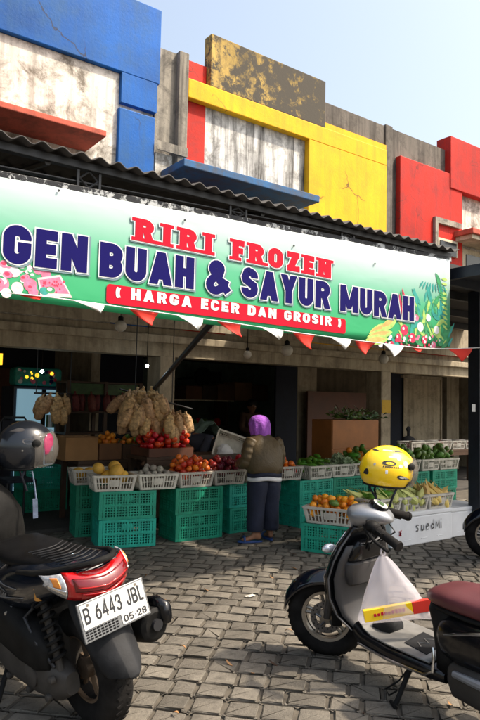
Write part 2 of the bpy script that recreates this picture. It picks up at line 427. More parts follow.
def skin_obj(name, verts, edges, mat, parent=None, sub=2, root=0):
    """verts: (x, y, z, r) or (x, y, z, rx, ry): one continuous skinned surface"""
    me = bpy.data.meshes.new(name); me.from_pydata([v[:3] for v in verts], edges, []); me.update()
    me.materials.append(mat)
    o = bpy.data.objects.new(name, me); COL.objects.link(o)
    if parent: o.parent = parent
    me.skin_vertices.new() if hasattr(me.skin_vertices, 'new') else None
    md = o.modifiers.new('skin', 'SKIN'); md.use_smooth_shade = True
    if not me.skin_vertices:
        import bmesh
        bm = bmesh.new(); bm.from_mesh(me); bm.verts.layers.skin.verify(); bm.to_mesh(me); bm.free()
    sl = me.skin_vertices[0].data
    for i, v in enumerate(verts):
        sl[i].radius = (v[3], v[4] if len(v) > 4 else v[3]); sl[i].use_root = (i == root)
    s = o.modifiers.new('subsurf', 'SUBSURF'); s.levels = sub; s.render_levels = sub
    return o

# ------------------------------------------------------------------ lettering (drawn as flat printed shapes)
def arc(cx, cy, rx, ry, a0, a1, n=7):
    return [(cx+rx*math.cos(R(a0+(a1-a0)*i/n)), cy+ry*math.sin(R(a0+(a1-a0)*i/n))) for i in range(n+1)]
def glyph(ch, t, slab=False):
    """height 1; returns (width, strokes, polys); stroke = list of centre points of thickness t"""
    h = t/2; y1 = 1-h; S = []; P = []; w = .62
    W = {'I': t, 'M': .86, 'N': .68, 'R': .66, 'B': .64, '&': .72, ' ': .30, '(': .26, ')': .26, 'E': .54, 'F': .52, 'L': .5, 'O': .68, 'C': .64, 'G': .66,
         'J': .5, 'Y': .68, 'A': .72, '1': .36, '.': .22, 'Z': .6, 'D': .66}
    w = W.get(ch, w)
    if slab and ch == 'I': w = t*1.9
    x0, x1 = h, w-h; r = min(.26, (x1-x0)/2)
    if ch in 'E': S += [[(x0,0),(x0,1)], [(x0+h,y1),(w,y1)], [(x0+h,h),(w,h)], [(x0+h,.5),(w*.93,.5)]]
    elif ch == 'F': S += [[(x0,0),(x0,1)], [(x0+h,y1),(w,y1)], [(x0+h,.48),(w*.9,.48)]]
    elif ch == 'L': S += [[(x0,0),(x0,1)], [(x0+h,h),(w,h)]]
    elif ch == 'I': S += [[(w/2,0),(w/2,1)]]
    elif ch == 'H': S += [[(x0,0),(x0,1)], [(x1,0),(x1,1)], [(x0+h,.5),(x1-h,.5)]]
    elif ch == 'N': S += [[(x0,0),(x0,1)], [(x1,0),(x1,1)]]; P += [[(0,1),(t*.95,1),(w,0),(w-t*.95,0)]]
    elif ch == 'M': S += [[(x0,0),(x0,1)], [(x1,0),(x1,1)]]; P += [[(0,1),(t*.95,1),(w/2+t*.4,.12),(w/2-t*.4,.12)], [(w-t*.95,1),(w,1),(w/2+t*.4,.12),(w/2-t*.4,.12)]]
    elif ch == 'A': P += [[(0,0),(t,0),(w/2+t*.5,1),(w/2-t*.5,1)], [(w-t,0),(w,0),(w/2+t*.5,1),(w/2-t*.5,1)]]; S += [[(w*.25,.29),(w*.75,.29)]]
    elif ch == 'Y': P += [[(0,1),(t*1.05,1),(w/2+h,.42),(w/2-h,.42)], [(w-t*1.05,1),(w,1),(w/2+h,.42),(w/2-h,.42)]]; S += [[(w/2,0),(w/2,.46)]]
    elif ch == 'U': S += [[(x0,1)] + arc(x0+r, h+r, r, r, 180, 270) + arc(x1-r, h+r, r, r, 270, 360) + [(x1,1)]]
    elif ch == 'J': S += [[(x1,1)] + arc(x1-r, h+r, r, r, 0, -90)[0:] + arc(x0+r, h+r, r, r, 270, 180) + [(x0,.34)]]
    elif ch in 'O0D':
        if ch == 'D': S += [[(x0,0),(x0,1)], [(x0+h,y1)] + arc(x1-r, y1-r, r, r, 90, 0) + arc(x1-r, h+r, r, r, 0, -90) + [(x0+h,h)]]
        else: S += [arc(x1-r, y1-r, r, r, 0, 90) + arc(x0+r, y1-r, r, r, 90, 180) + arc(x0+r, h+r, r, r, 180, 270) + arc(x1-r, h+r, r, r, 270, 360) + [(x1,y1-r)]]
    elif ch in 'CG':
        e = [(x1,.36)] + arc(x1-r, h+r, r, r, 0, -90) + arc(x0+r, h+r, r, r, 270, 180) + arc(x0+r, y1-r, r, r, 180, 90) + arc(x1-r, y1-r, r, r, 90, 0) + [(x1,.64)]
        if ch == 'G': e = [(w*.52,.44),(x1,.44)] + e
        S += [e]
    elif ch in 'S52':
        if ch == 'S': S += [[(x1,.68)] + arc(x1-r, y1-r*.9, r, r*.9, 0, 90) + arc(x0+r, y1-r*.9, r, (.5-h)/2, 90, 180)[1:4] + [(x0,.68),(x0+.03,.58),(w/2,.5),(x1-.03,.42),(x1,.32)] + arc(x1-r, h+r*.9, r, r*.9, 0, -90) + arc(x0+r, h+r*.9, r, r*.9, 270, 180) + [(x0,.32)]]
        elif ch == '5': S += [[(w,y1),(x0+.02,y1),(x0,.55),(w/2,.6)] + arc(x1-r, .56-r, r, r, 60, 0) + arc(x1-r, h+r, r, r, 0, -90) + arc(x0+r, h+r, r, r, 270, 190)]
        else: S += [[(x0,.7)] + arc(x0+r, y1-r, r, r, 180, 90) + arc(x1-r, y1-r, r, r, 90, 0) + [(x1,.6),(x0+.02,h),(w,h)]]
    elif ch in 'BR8P36':
        if ch in 'BRP': 
            S += [[(x0,0),(x0,1)]]
            rr = min(.22, (1-t)/4); ym = .5
            S += [[(x0+h,y1)] + arc(x1-rr, y1-rr, rr, rr, 90, 0) + arc(x1-rr, ym+rr, rr, rr, 0, -90) + [(x0+h,ym)]]
            if ch == 'B': S += [[(x0+h,ym)] + arc(x1-rr, ym-rr, rr, rr, 90, 0) + arc(x1-rr, h+rr, rr, rr, 0, -90) + [(x0+h,h)]]
            if ch == 'R': P += [[(w*.38,.5),(w*.38+t,.5),(w+.02,0),(w+.02-t,0)]]
        else:
            rr = min(.24, (1-t)/4, (x1-x0)/2); ym = .52
            top = arc(x1-rr, y1-rr, rr, rr, 0, 90) + arc(x0+rr, y1-rr, rr, rr, 90, 180)
            if ch == '8': S += [top + arc(x0+rr, ym+rr, rr, rr, 180, 270) + arc(x1-rr, ym+rr, rr, rr, 270, 360) + [(x1,y1-rr)],
                                arc(x1-rr, ym-rr, rr, rr, 0, 90) + arc(x0+rr, ym-rr, rr, rr, 90, 180) + arc(x0+rr, h+rr, rr, rr, 180, 270) + arc(x1-rr, h+rr, rr, rr, 270, 360) + [(x1,ym-rr)]]
            if ch == '3': S += [[(x0,.72)] + arc(x0+rr, y1-rr, rr, rr, 180, 90) + arc(x1-rr, y1-rr, rr, rr, 90, 0) + arc(x1-rr, ym+rr, rr, rr, 0, -90) + [(w*.4,ym)],
                                [(w*.4,ym)] + arc(x1-rr, ym-rr, rr, rr, 90, 0) + arc(x1-rr, h+rr, rr, rr, 0, -90) + arc(x0+rr, h+rr, rr, rr, 270, 190)]
            if ch == '6': S += [[(x1-.05,y1),(x0+.1,.7),(x0,.4)] + arc(x0+rr, h+rr, rr, rr, 180, 270) + arc(x1-rr, h+rr, rr, rr, 270, 360) + arc(x1-rr, ym-rr+.06, rr, rr, 0, 90) + arc(x0+rr, ym-rr+.06, rr, rr, 90, 170)]
    elif ch == '4': S += [[(x1-.1,0),(x1-.1,1),(x0,.3),(w,.3)]]
    elif ch == '1': S += [[(x0,.8),(x1,y1),(x1,0)]]
    elif ch == 'Z': S += [[(0,y1),(w,y1)], [(0,h),(w,h)]]; P += [[(w-t*1.2,y1),(w,y1),(t*1.2,h),(0,h)]]
    elif ch == '&':
        S += [[(w,.06),(w*.3,.66)] + arc(w*.42, .78, w*.20, .15, 200, 0, 9) + [(w*.56,.62),(w*.22,.44)] + arc(w*.36, .26, w*.27, .19, 150, 290, 8) + [(w*.72,.2),(w*.88,.46)]]
    elif ch == '(': S += [arc(w+.12, .45, .27, .62, 135, 225)]
    elif ch == ')': S += [arc(-.12, .45, .27, .62, 45, -45)]
    elif ch == '.': S += [[(w/2-h*.6,.5),(w/2+h*.6,.5)]]
    if slab:
        st = t*.55; ov = t*.42
        def serif(x, y): S.append([(x-h-ov, y+ (st/2 if y == 0 else -st/2)), (x+h+ov, y+(st/2 if y == 0 else -st/2)), 'serif'])
        if ch in 'IFRN': serif(x0 if ch != 'I' else w/2, 0); serif(x0 if ch != 'I' else w/2, 1)
        if ch == 'N': serif(x1, 1)
        if ch == 'R': serif(w-.04, 0)
        if ch in 'EFZ': P.append([(w-.1,1),(w,1),(w,.70),(w-.1,.70)])
        if ch in 'EZ': P.append([(w-.1,0),(w+.02,0),(w+.02,.30),(w-.1,.30)])
        if ch == 'E': serif(x0-.0, 0); serif(x0, 1)
        if ch == 'Z': P.append([(0,1),(.1,1),(.1,.70),(0,.70)])
    return w, S, P
def strip(pts, t, ext=0.0):
    """flat mitred strip along a polyline -> (left points, right points)"""
    q = [Vector((p[0], p[1])) for p in pts]; k = [q[0]]
    for p in q[1:]:
        if (p-k[-1]).length > 1e-4: k.append(p)
    q = k; closed = (q[0]-q[-1]).length < 1e-3 and len(q) > 3
    if closed: q = q[:-1]
    n = len(q); L = []; Rr = []
    for i in range(n):
        a = q[(i-1) % n] if (closed or i > 0) else None; b = q[(i+1) % n] if (closed or i < n-1) else None
        d0 = (q[i]-a).normalized() if a is not None else (b-q[i]).normalized()
        d1 = (b-q[i]).normalized() if b is not None else d0
        tg = (d0+d1); tg = tg.normalized() if tg.length > .05 else d1
        nm = Vector((-tg.y, tg.x)); cs = max(.45, nm.dot(Vector((-d1.y, d1.x))))
        p = q[i].copy()
        if not closed and i == 0: p -= d1*ext
        if not closed and i == n-1: p += d0*ext
        L.append(p+nm*t/2/cs); Rr.append(p-nm*t/2/cs)
    if closed: L.append(L[0]); Rr.append(Rr[0])
    return L, Rr
def grow(poly, o):
    c = sum((Vector(p) for p in poly), Vector((0,0)))/len(poly); n = len(poly); out = []
    ar = sum(poly[i][0]*poly[(i+1)%n][1]-poly[(i+1)%n][0]*poly[i][1] for i in range(n))
    sg = 1 if ar > 0 else -1
    for i in range(n):
        p = Vector(poly[i]); a = (p-Vector(poly[i-1])).normalized(); b = (Vector(poly[(i+1)%n])-p).normalized()
        na = Vector((a.y,-a.x))*sg; nb = Vector((b.y,-b.x))*sg
        m_ = na+nb; m_ = m_.normalized() if m_.length > .1 else na
        out.append(p+m_*o/max(.4, m_.dot(na)))
    return out
def text_mb(mb, s, t, O, U, V, n, width=None, gap=.12, outline=0, lift=0, slab=False, shift=(0,0), squeeze=1, skew=0, word=None):
    """O origin (baseline left), U unit right, V up vector whose length is the letter height, n normal"""
    O, U, V, n = Vector(O), Vector(U).normalized(), Vector(V), Vector(n).normalized()
    hgt = V.length; gl = [(ch,)+glyph(ch, t, slab) for ch in s]
    tot = sum(g[1] for g in gl)+gap*(len(gl)-1)
    sx = (width/(tot*hgt)) if width else squeeze
    x = 0; k = 0; wn = 0
    for ch, w, S, P in gl:
        if ch == ' ': wn += 1
        if word is not None and wn != word: x += w+gap; continue
        def put(p, kk): return O + U*((x+p[0])*sx*hgt+shift[0]*hgt+skew*p[1]*hgt) + V*(p[1]+shift[1]) + n*(lift+kk*.00005)
        for st in S:
            tt = t
            if st[-1] == 'serif': st = st[:-1]; tt = t*.55
            L, Q = strip(st, tt+2*outline, outline)
            for i in range(len(L)-1):
                kk = k+i*.03; mb.add([put(L[i], kk), put(Q[i], kk), put(Q[i+1], kk), put(L[i+1], kk)], [(0,1,2,3)])
            k += 1
        for pl in P:
            g = grow(pl, outline) if outline else [Vector(p) for p in pl]
            mb.poly([put(p, k) for p in g]); k += 1
        x += w+gap
def flat_build(mb, name, mat, parent):
    """printed shapes keep their own facing; no normal recalculation needed"""
    me = bpy.data.meshes.new(name); me.from_pydata(mb.v, [], mb.f)
    for mm in (mat if isinstance(mat, (list, tuple)) else [mat]): me.materials.append(mm)
    me.polygons.foreach_set('material_index', mb.mi); me.update()
    o = bpy.data.objects.new(name, me); COL.objects.link(o); o.parent = parent; return o

# ------------------------------------------------------------------ ground
gm = MB(); gm.poly([(-400,-400,-.009),(400,-400,-.009),(400,400,-.009),(-400,400,-.009)])
struct(gm.build('ground', M['joint']))
pv = MB(); ca, sa = math.cos(R(44)), math.sin(R(44)); CX, CY = 3.2, 3.6
prg = random.Random(31)
a_ = -7.2
while a_ < 7.2:                                   # worn blocks laid in staggered courses
    ra = .170+prg.uniform(-.006, .006); b_ = -7.4+prg.uniform(0, .2)
    while b_ < 7.4:
        wb_ = prg.choice((.165,.17,.175,.18,.18,.13,.22)); a0, a1, b0, b1 = a_, a_+ra, b_, b_+wb_; b_ += wb_
        mx, my = (a0+a1)/2, (b0+b1)/2; wx_, wy_ = CX+mx*ca-my*sa, CY+mx*sa+my*ca
        if not (-3.2 < wx_ < 9.6 and -.6 < wy_ < 7.3): continue
        dz = .006*noise.noise((wx_*.8, wy_*.8, 0)) + prg.uniform(-.003, .003); tx, ty = prg.uniform(-.015,.015), prg.uniform(-.015,.015)
        gp = prg.uniform(.002, .005); seed = prg.uniform(0, 99)
        ring = []                                 # 12-gon outline with chipped, rounded corners
        for qx, qy in ((-1,-1),(1,-1),(1,1),(-1,1)):
            rc = prg.uniform(.005, .017)
            cx_, cy_ = mx+qx*((a1-a0)/2-gp/2), my+qy*((b1-b0)/2-gp/2)
            p0, p2 = (cx_-qx*rc, cy_), (cx_, cy_-qy*rc); p1 = (cx_-qx*rc*.32, cy_-qy*rc*.32)
            ring += ([p2, p1, p0] if qx*qy < 0 else [p0, p1, p2])
        def pt(p, ins, z):
            x, y = p; x = mx+(x-mx)*(1-ins); y = my+(y-my)*(1-ins)
            x += noise.noise((x*16, y*16, seed))*.005; y += noise.noise((x*16, y*16, seed+7))*.005
            return (CX+x*ca-y*sa, CY+x*sa+y*ca, z+dz+(x-mx)*tx+(y-my)*ty)
        n12 = len(ring)
        vs = [pt(p, 0, -.026) for p in ring] + [pt(p, .0, -.005) for p in ring] + [pt(p, .03, -.0012) for p in ring] + [pt(p, .08+.03*noise.noise((k*2.1, seed, 0)), 0) for k, p in enumerate(ring)]
        fs = [(r*n12+k, r*n12+(k+1) % n12, (r+1)*n12+(k+1) % n12, (r+1)*n12+k) for r in range(3) for k in range(n12)] + [tuple(range(3*n12, 4*n12))]
        pv.add(vs, fs)
    a_ += ra
struct(pv.build('pavement', M['paver'], smooth=True, angle=25))
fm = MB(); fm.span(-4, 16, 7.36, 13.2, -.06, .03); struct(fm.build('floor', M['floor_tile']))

# ------------------------------------------------------------------ shophouses
YW = 7.4
def wx(px, py, Y=YW): return at(px, py, Y).x
def slab_part(name, x0, x1, z0, z1, yf, yb, mat, par, bev=.012):
    b = MB(); b.span(x0, x1, yf, yb, z0, z1); return b.build(name, M[mat] if isinstance(mat, str) else mat, par, bevel=bev)
blue = thing('shophouse', 'blue and stained white upper front at the left with a faded red ledge', 'shophouse', (0, YW, 0), group='terraced shophouses above the awning')
yel = thing('shophouse', 'yellow and red upper front with a peeling dark block on its parapet', 'shophouse', (0, YW, 0), group='terraced shophouses above the awning')
red = thing('shophouse', 'red and grey upper front at the right end of the terrace', 'shophouse', (0, YW, 0), group='terraced shophouses above the awning')
def Lp(fn):
    """parts are written in world metres; shift into the shophouse frame"""
    def g(*a, **k):
        o = fn(*a, **k); o.location.y -= YW; return o
    return g
sp = Lp(slab_part)
# blue house
sp('wall', -4, 3.44, 2.46, 5.66, YW, YW+.2, 'white_old', blue)
sp('parapet', -4, 3.98, 5.66, 6.67, YW-.06, YW+.2, 'blue', blue)
sp('corner_block', 3.44, 3.95, 5.27, 5.66, YW-.057, YW+.2, 'blue', blue, .004)
sp('wall', 3.44, 3.93, 5.20, 5.27, YW+.02, YW+.2, 'white_old', blue, 0)
sp('corner_block', 3.42, 3.93, 2.46, 5.20, YW-.06, YW+.2, 'blue', blue)
lb = MB(); lb.span(-3, 3.02, 6.80, YW, 4.53, 4.60)
o = lb.build('ledge', [M['ledge_red']], blue, bevel=.01); o.location.y -= YW
sp('ledge_soffit', -3, 3.01, 6.812, YW-.001, 4.505, 4.529, 'cream', blue, 0)
mo = MB(); mo.span(-3, 3.12, YW-.05, YW, 4.78, 4.84); mo.span(3.06, 3.12, YW-.05, YW, 4.66, 4.78)
o = mo.build('moulding', M['white_old'], blue); o.location.y -= YW
for k, (a, b) in enumerate(((-2.6, -.2), (0, 2.55))):
    fr = MB()
    fr.span(a, b, YW-.07, YW, 4.34, 4.44); fr.span(a, a+.08, YW-.07, YW, 3.3, 4.34); fr.span(b-.08, b, YW-.07, YW, 3.3, 4.34); fr.span((a+b)/2-.04, (a+b)/2+.04, YW-.07, YW, 3.3, 4.34); fr.span(a, b, YW-.07, YW, 3.2, 3.3)
    w_ = fr.build('window', M['cream'], blue); w_.location.y -= YW
    p_ = MB(); p_.span(a+.08, b-.08, YW-.02, YW-.005, 3.3, 4.34); p_.build('pane', M['glass_dark'], w_)
# grey divider
sp('pilaster', 3.95, 4.26, 2.46, 6.2, YW+.0, YW+.2, 'grey', blue, 0)
sp('pilaster', 4.26, 4.41, 2.46, 6.22, YW-.08, YW+.2, 'grey', blue)
sp('band', 3.95, 4.41, 4.78, 4.90, YW-.10, YW-.083, 'grey', blue, 0)
sp('wall_panel', 3.97, 4.22, 2.6, 4.775, YW-.02, YW-.001, 'white_old', blue, 0)
# yellow house
sp('wall', 4.41, 4.76, 2.46, 6.2, YW+.03, YW+.2, 'red', yel, .006)
sp('wall', 4.76, 6.63, 2.46, 5.63, YW+.05, YW+.2, 'white_streak', yel, 0)
sp('beam', 4.42, 8.42, 5.63, 5.90, YW-.06, YW+.2, 'yellow', yel)
sp('wall', 6.63, 8.42, 2.46, 5.63, YW-.057, YW+.2, 'yellow', yel, .004)
sp('parapet_block', 4.78, 6.97, 5.90, 6.66, YW-.05, YW+.13, 'yellow_old', yel)
sp('parapet', 6.97, 8.42, 6.0, 6.36, YW-.0, YW+.2, 'grey_dark', yel)
sp('wall', 6.972, 8.42, 5.902, 5.998, YW-.04, YW+.2, 'yellow', yel, 0)
lb = MB(); lb.span(4.06, 6.36, 6.80, YW, 4.44, 4.54); o = lb.build('ledge', M['ledge_blue'], yel, bevel=.012); o.location.y -= YW
sp('ledge_soffit', 4.10, 6.32, 6.84, YW-.0, 4.38, 4.437, 'ledge_red', yel, 0)
sp('wall_panel', 4.42, 5.15, 2.46, 4.38, YW-.02, YW+.028, 'red', yel, 0)
sp('wall_panel', 5.15, 6.62, 2.46, 4.38, YW-.01, YW+.048, 'cream', yel, 0)
fr = MB()
for z in (3.9, 4.1): fr.span(5.2, 6.6, YW-.07, YW-.012, z, z+.06)
o = fr.build('moulding', M['cream'], yel); o.location.y -= YW
fr = MB(); fr.span(6.75, 7.35, YW-.10, YW-.06, 4.02, 4.10); fr.span(6.75, 6.8, YW-.10, YW-.06, 3.6, 4.02); fr.span(7.3, 7.35, YW-.10, YW-.06, 3.6, 4.02)
o = fr.build('window', M['cream'], yel); o.location.y -= YW
b = MB(); b.span(6.8, 7.3, YW-.075, YW-.062, 3.6, 4.02); b.build('pane', M['glass_dark'], o)
# grey band and red house
sp('pilaster', 8.42, 8.60, 2.46, 6.38, YW-.03, YW+.2, 'grey_dark', red)
sp('wall', 8.60, 10.18, 2.46, 6.36, YW+.01, YW+.2, 'grey_dark', red, 0)
sp('wall_panel', 8.72, 10.13, 2.46, 5.88, YW-.10, YW+.008, 'red', red)
sp('parapet_block', 10.12, 14.5, 5.60, 6.60, YW-.12, YW+.2, 'red', red)
sp('wall', 10.13, 10.50, 2.46, 5.60, YW-.098, YW+.2, 'red', red, .004)
sp('wall', 10.50, 14.5, 2.46, 5.60, YW+.02, YW+.2, 'white_old', red, 0)
lb = MB(); lb.span(10.25, 13.5, 6.9, YW, 4.70, 4.80); o = lb.build('ledge', M['ledge_red'], red, bevel=.01); o.location.y -= YW
lb = MB(); lb.span(10.3, 13.4, 6.95, YW, 4.62, 4.697); o = lb.build('ledge_soffit', M['cream'], red); o.location.y -= YW
fr = MB(); fr.span(9.62, 10.40, YW-.16, YW-.10, 4.86, 4.96); fr.span(9.62, 9.70, YW-.16, YW-.10, 4.36, 4.86)
o = fr.build('moulding', M['grey'], red); o.location.y -= YW
fr = MB(); fr.span(9.72, 10.3, YW-.14, YW-.10, 4.3, 4.6); o = fr.build('window', M['cream'], red); o.location.y -= YW
b = MB(); b.span(9.77, 10.25, YW-.155, YW-.142, 4.3, 4.55); b.build('pane', M['glass_dark'], o)
fr = MB(); fr.span(10.6, 11.9, YW-.04, YW+.018, 3.4, 4.55); o = fr.build('window', M['cream'], red); o.location.y -= YW
b = MB(); b.span(10.7, 11.8, YW-.055, YW-.042, 3.5, 4.45); b.build('pane', M['glass_dark'], o)
# ground floor: lintel, mouldings, pillars
for par, a, b_ in ((blue, -4, 4.235), (yel, 4.235, 8.46), (red, 8.46, 14.5)):
    sp('fascia', a, b_, 2.463, 3.52, YW-.135, YW-.108, 'shop_wall', par, 0)
    sp('lintel', a, b_, 2.10, 2.46, YW-.02, YW+.25, 'shop_wall', par, 0)
    sp('lintel_moulding', a, b_, 2.27, 2.37, YW-.10, YW-.022, 'shop_wall', par)
def pillar(par, x0, x1, y0=YW-.04, y1=YW+.3, z1=2.10, mat='shop_wall'):
    return sp('pillar', x0, x1, .03, z1, y0, y1, mat, par, .01)
pillar(blue, 4.12, 4.35); pillar(red, 8.34, 8.58); pillar(blue, -.4, -.15); pillar(red, 12.6, 12.85)
po = MB(); po.span(8.352, 8.568, YW-.052, YW-.042, 1.40, 1.62)
tag(po.build('poster', M['poster']), 'small faded yellow and red poster pasted on the right pillar', 'poster')
# interior shell
inner = thing('shop_interior', 'dim shop rooms with pale green back wall behind the pillars', 'shop', (0, 13, 0))
def ip(name, x0, x1, y0, y1, z0, z1, mat, bev=0):
    b = MB(); b.span(x0, x1, y0-13, y1-13, z0, z1); return b.build(name, M[mat], inner, bevel=bev)
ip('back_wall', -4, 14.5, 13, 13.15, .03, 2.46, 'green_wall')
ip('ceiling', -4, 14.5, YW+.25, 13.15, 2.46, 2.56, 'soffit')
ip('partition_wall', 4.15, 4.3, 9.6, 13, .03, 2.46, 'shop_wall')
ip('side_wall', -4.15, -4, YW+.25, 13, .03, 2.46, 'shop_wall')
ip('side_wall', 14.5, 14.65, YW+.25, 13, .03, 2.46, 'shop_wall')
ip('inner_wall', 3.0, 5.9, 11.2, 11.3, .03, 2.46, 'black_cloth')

# ------------------------------------------------------------------ awning
YB = 3.85
aw = thing('awning', 'black corrugated awning with diamond ornaments over the shop front', 'awning', (0, YB, 0))
def build_at(mb, name, mat, par, root, **k):
    o = mb.build(name, mat, par, **k)
    o.location = (-root.location.x, -root.location.y, -root.location.z); return o
rings = []; n_ = 24*38; X0, X1 = -3.2, 5.42
y_f, z_f, y_b, z_b = 3.80, 3.045, 7.33, 3.62
top, bot = [], []
for i in range(n_+1):
    x = X0+(X1-X0)*i/n_; w_ = .0155*math.sin(2*math.pi*x/.125)
    top.append(x); bot.append(w_)
rf = MB()
for e, (yy, zz) in enumerate(((y_f, z_f), (y_b, z_b))): pass
lo_f = [Vector((x, y_f+.006*noise.noise((x*7,0,0)), z_f+w_+.012*noise.noise((x*1.3,2,0)))) for x, w_ in zip(top, bot)]
lo_b = [Vector((x, y_b, z_b+w_)) for x, w_ in zip(top, bot)]
rf.loft([lo_f, lo_b], False, False)
o = build_at(rf, 'corrugated_roof', M['roof_sheet'], aw, aw, smooth=True, angle=0, solid=.008)
def line_z(x, z0=2.795, z1=2.945): return z0+(z1-z0)*(x-.9)/(5.4-.9)
def chord(name, dz, h, mat, y=YB+.05, flat=False):
    b = MB(); x0, x1 = -3.0, 5.40
    rr = [[Vector((x, y+dy, (line_z(x)+dz if not flat else flat)+zz)) for dy, zz in ((-.025,0),(.025,0),(.025,h),(-.025,h))] for x in (x0, x1)]
    b.loft(rr); return build_at(b, name, M[mat], aw, aw, bevel=.004)
chord('bottom_chord', .0, .055, 'peel_steel')
chord('top_chord', 0, .05, 'black_steel', flat=2.985)
chord('middle_rail', .085, .012, 'black_steel', y=YB+.075)
for px_ in (91, 242, 352, 436, -60):
    x = at(px_, 200, YB).x
    zl, zh = line_z(x)+.056, 2.984
    if zh-zl < .05: zl -= .02
    zc, hh = (zl+zh)/2, (zh-zl)/2
    b = MB(); ww = .062
    for sx in (-1, 1): b.span(x+sx*(ww+.012)-.008, x+sx*(ww+.012)+.008, YB+.04, YB+.056, zl, zh)
    for sx in (-1, 1):
        for sz in (-1, 1):
            b.tube([(x+sx*ww, YB+.048, zc), (x, YB+.048, zc+sz*hh)], .007, 6)
    build_at(b, 'ornament', M['black_steel'], aw, aw)
for x in (-2.2, -.4, 1.35, 3.05, 4.6, 5.36):
    b = MB(); b.tube([(x, YB+.05, 2.985), (x, 7.36, 3.56)], .022, 6); build_at(b, 'rafter', M['black_steel'], aw, aw)
for yy in (4.6, 5.4, 6.2, 7.0):
    b = MB(); zz = z_f+(z_b-z_f)*(yy-y_f)/(y_b-y_f)-.05; b.span(-3.0, 5.4, yy-.02, yy+.02, zz-.02, zz+.02); build_at(b, 'purlin', M['black_steel'], aw, aw)
b = MB(); b.tube([at(152, 392, 7.33), at(214, 320, 4.6), (at(236,290,3.95))], .028, 8); build_at(b, 'strut', M['black_steel'], aw, aw, smooth=True)
b = MB(); b.tube([(-.3, 7.33, 1.9), (-.1, 4.6, 2.55), (0, 3.95, 2.85)], .028, 8); build_at(b, 'strut', M['black_steel'], aw, aw, smooth=True)

# ------------------------------------------------------------------ banner
BN = (0, -1, 0)
def BP(px_, py): return at(px_, py, YB)
ban = MB(); xb0, xb1 = .30, BP(450, 300).x
gx, gz = 60, 12; vs = []; 
for j in range(gz+1):
    for i in range(gx+1):
        x = xb0+(xb1-xb0)*i/gx; t_ = j/gz
        zt = line_z(x)+.012-.010*abs(math.sin(x*2.4))
        zb = 2.105-.036*math.sin(math.pi*min(1, max(0, (x-.9)/4.5)))+.0*x
        vs.append((x, YB+.0-.0015*math.sin(math.pi*t_)*(.5+.5*math.sin(x*1.7)), zb+(zt-zb)*t_))
ban.add(vs, [(j*(gx+1)+i, j*(gx+1)+i+1, (j+1)*(gx+1)+i+1, (j+1)*(gx+1)+i) for j in range(gz) for i in range(gx)])
bo = ban.build('banner', M['banner'], None, smooth=True, angle=0, solid=.003)
tag(bo, 'long green and white shop banner lettered RIRI FROZEN under the awning edge', 'banner')
def line_text(s, bl, br, tl, t, mats, slab=False, gap=.12, outs=(.085, .05), lift=.009, name='lettering', skew=0):
    O, E_, T = BP(*bl), BP(*br), BP(*tl)
    V = Vector((0, 0, (T-O).z)); U = E_-O; wd = U.length
    for wi in range(len(s.split(' '))):          # each word is a part of its own
        mb = MB()
        mb.cur = 2; text_mb(mb, s, t, O, U, V, BN, wd, gap, outs[0], lift, slab, (.035, -.03), skew=skew, word=wi)
        mb.cur = 1; text_mb(mb, s, t, O, U, V, BN, wd, gap, outs[1], lift+.0018, slab, skew=skew, word=wi)
        mb.cur = 0; text_mb(mb, s, t, O, U, V, BN, wd, gap, 0, lift+.0036, slab, skew=skew, word=wi)
        flat_build(mb, name, [M[k] for k in mats], bo)
line_text('RIRI FROZEN', (134,240.5), (330,279), (134,217.5), .28, ('text_red','text_white','text_shadow'), True, .21, (.06,.045))
line_text('GEN', (1.5,262.5), (86,273.5), (1.5,223), .27, ('text_blue','text_white','text_shadow'), gap=.10, outs=(.05,.034), name='lettering')
line_text('BUAH & SAYUR MURAH', (98.5,276), (413,321.5), (98.5,241.5), .265, ('text_blue','text_white','text_shadow'), gap=.09, outs=(.05,.034), name='lettering')
pl = MB(); a_, b_, c_ = BP(105.5,303), BP(345,334), BP(105.5,283.5)
Uv = b_-a_; hv = (c_-a_).z; L_ = Uv.length; Un = Uv.normalized(); rr_ = .025
pts = []
for cx_, cz_, s0 in ((L_-rr_, hv-rr_, 0), (rr_, hv-rr_, 90), (rr_, rr_, 180), (L_-rr_, rr_, 270)):
    for k in range(7):
        a = R(s0+15*k); pts.append(a_+Un*(cx_+rr_*math.cos(a))+Vector((0,0,cz_+rr_*math.sin(a)))+Vector((0,-.008,0)))
pl.poly(pts); flat_build(pl, 'red_label', M['text_red'], bo)
O = BP(115,301.0); E_ = BP(340,330); U = E_-O
for wi in range(6):
    mb = MB(); text_mb(mb, '( HARGA ECER DAN GROSIR )', .25, O+Vector((0,0,.022)), U, Vector((0,0,hv*.60)), BN, U.length, .20, 0, .0095, word=wi)
    flat_build(mb, 'lettering', M['text_white'], bo)
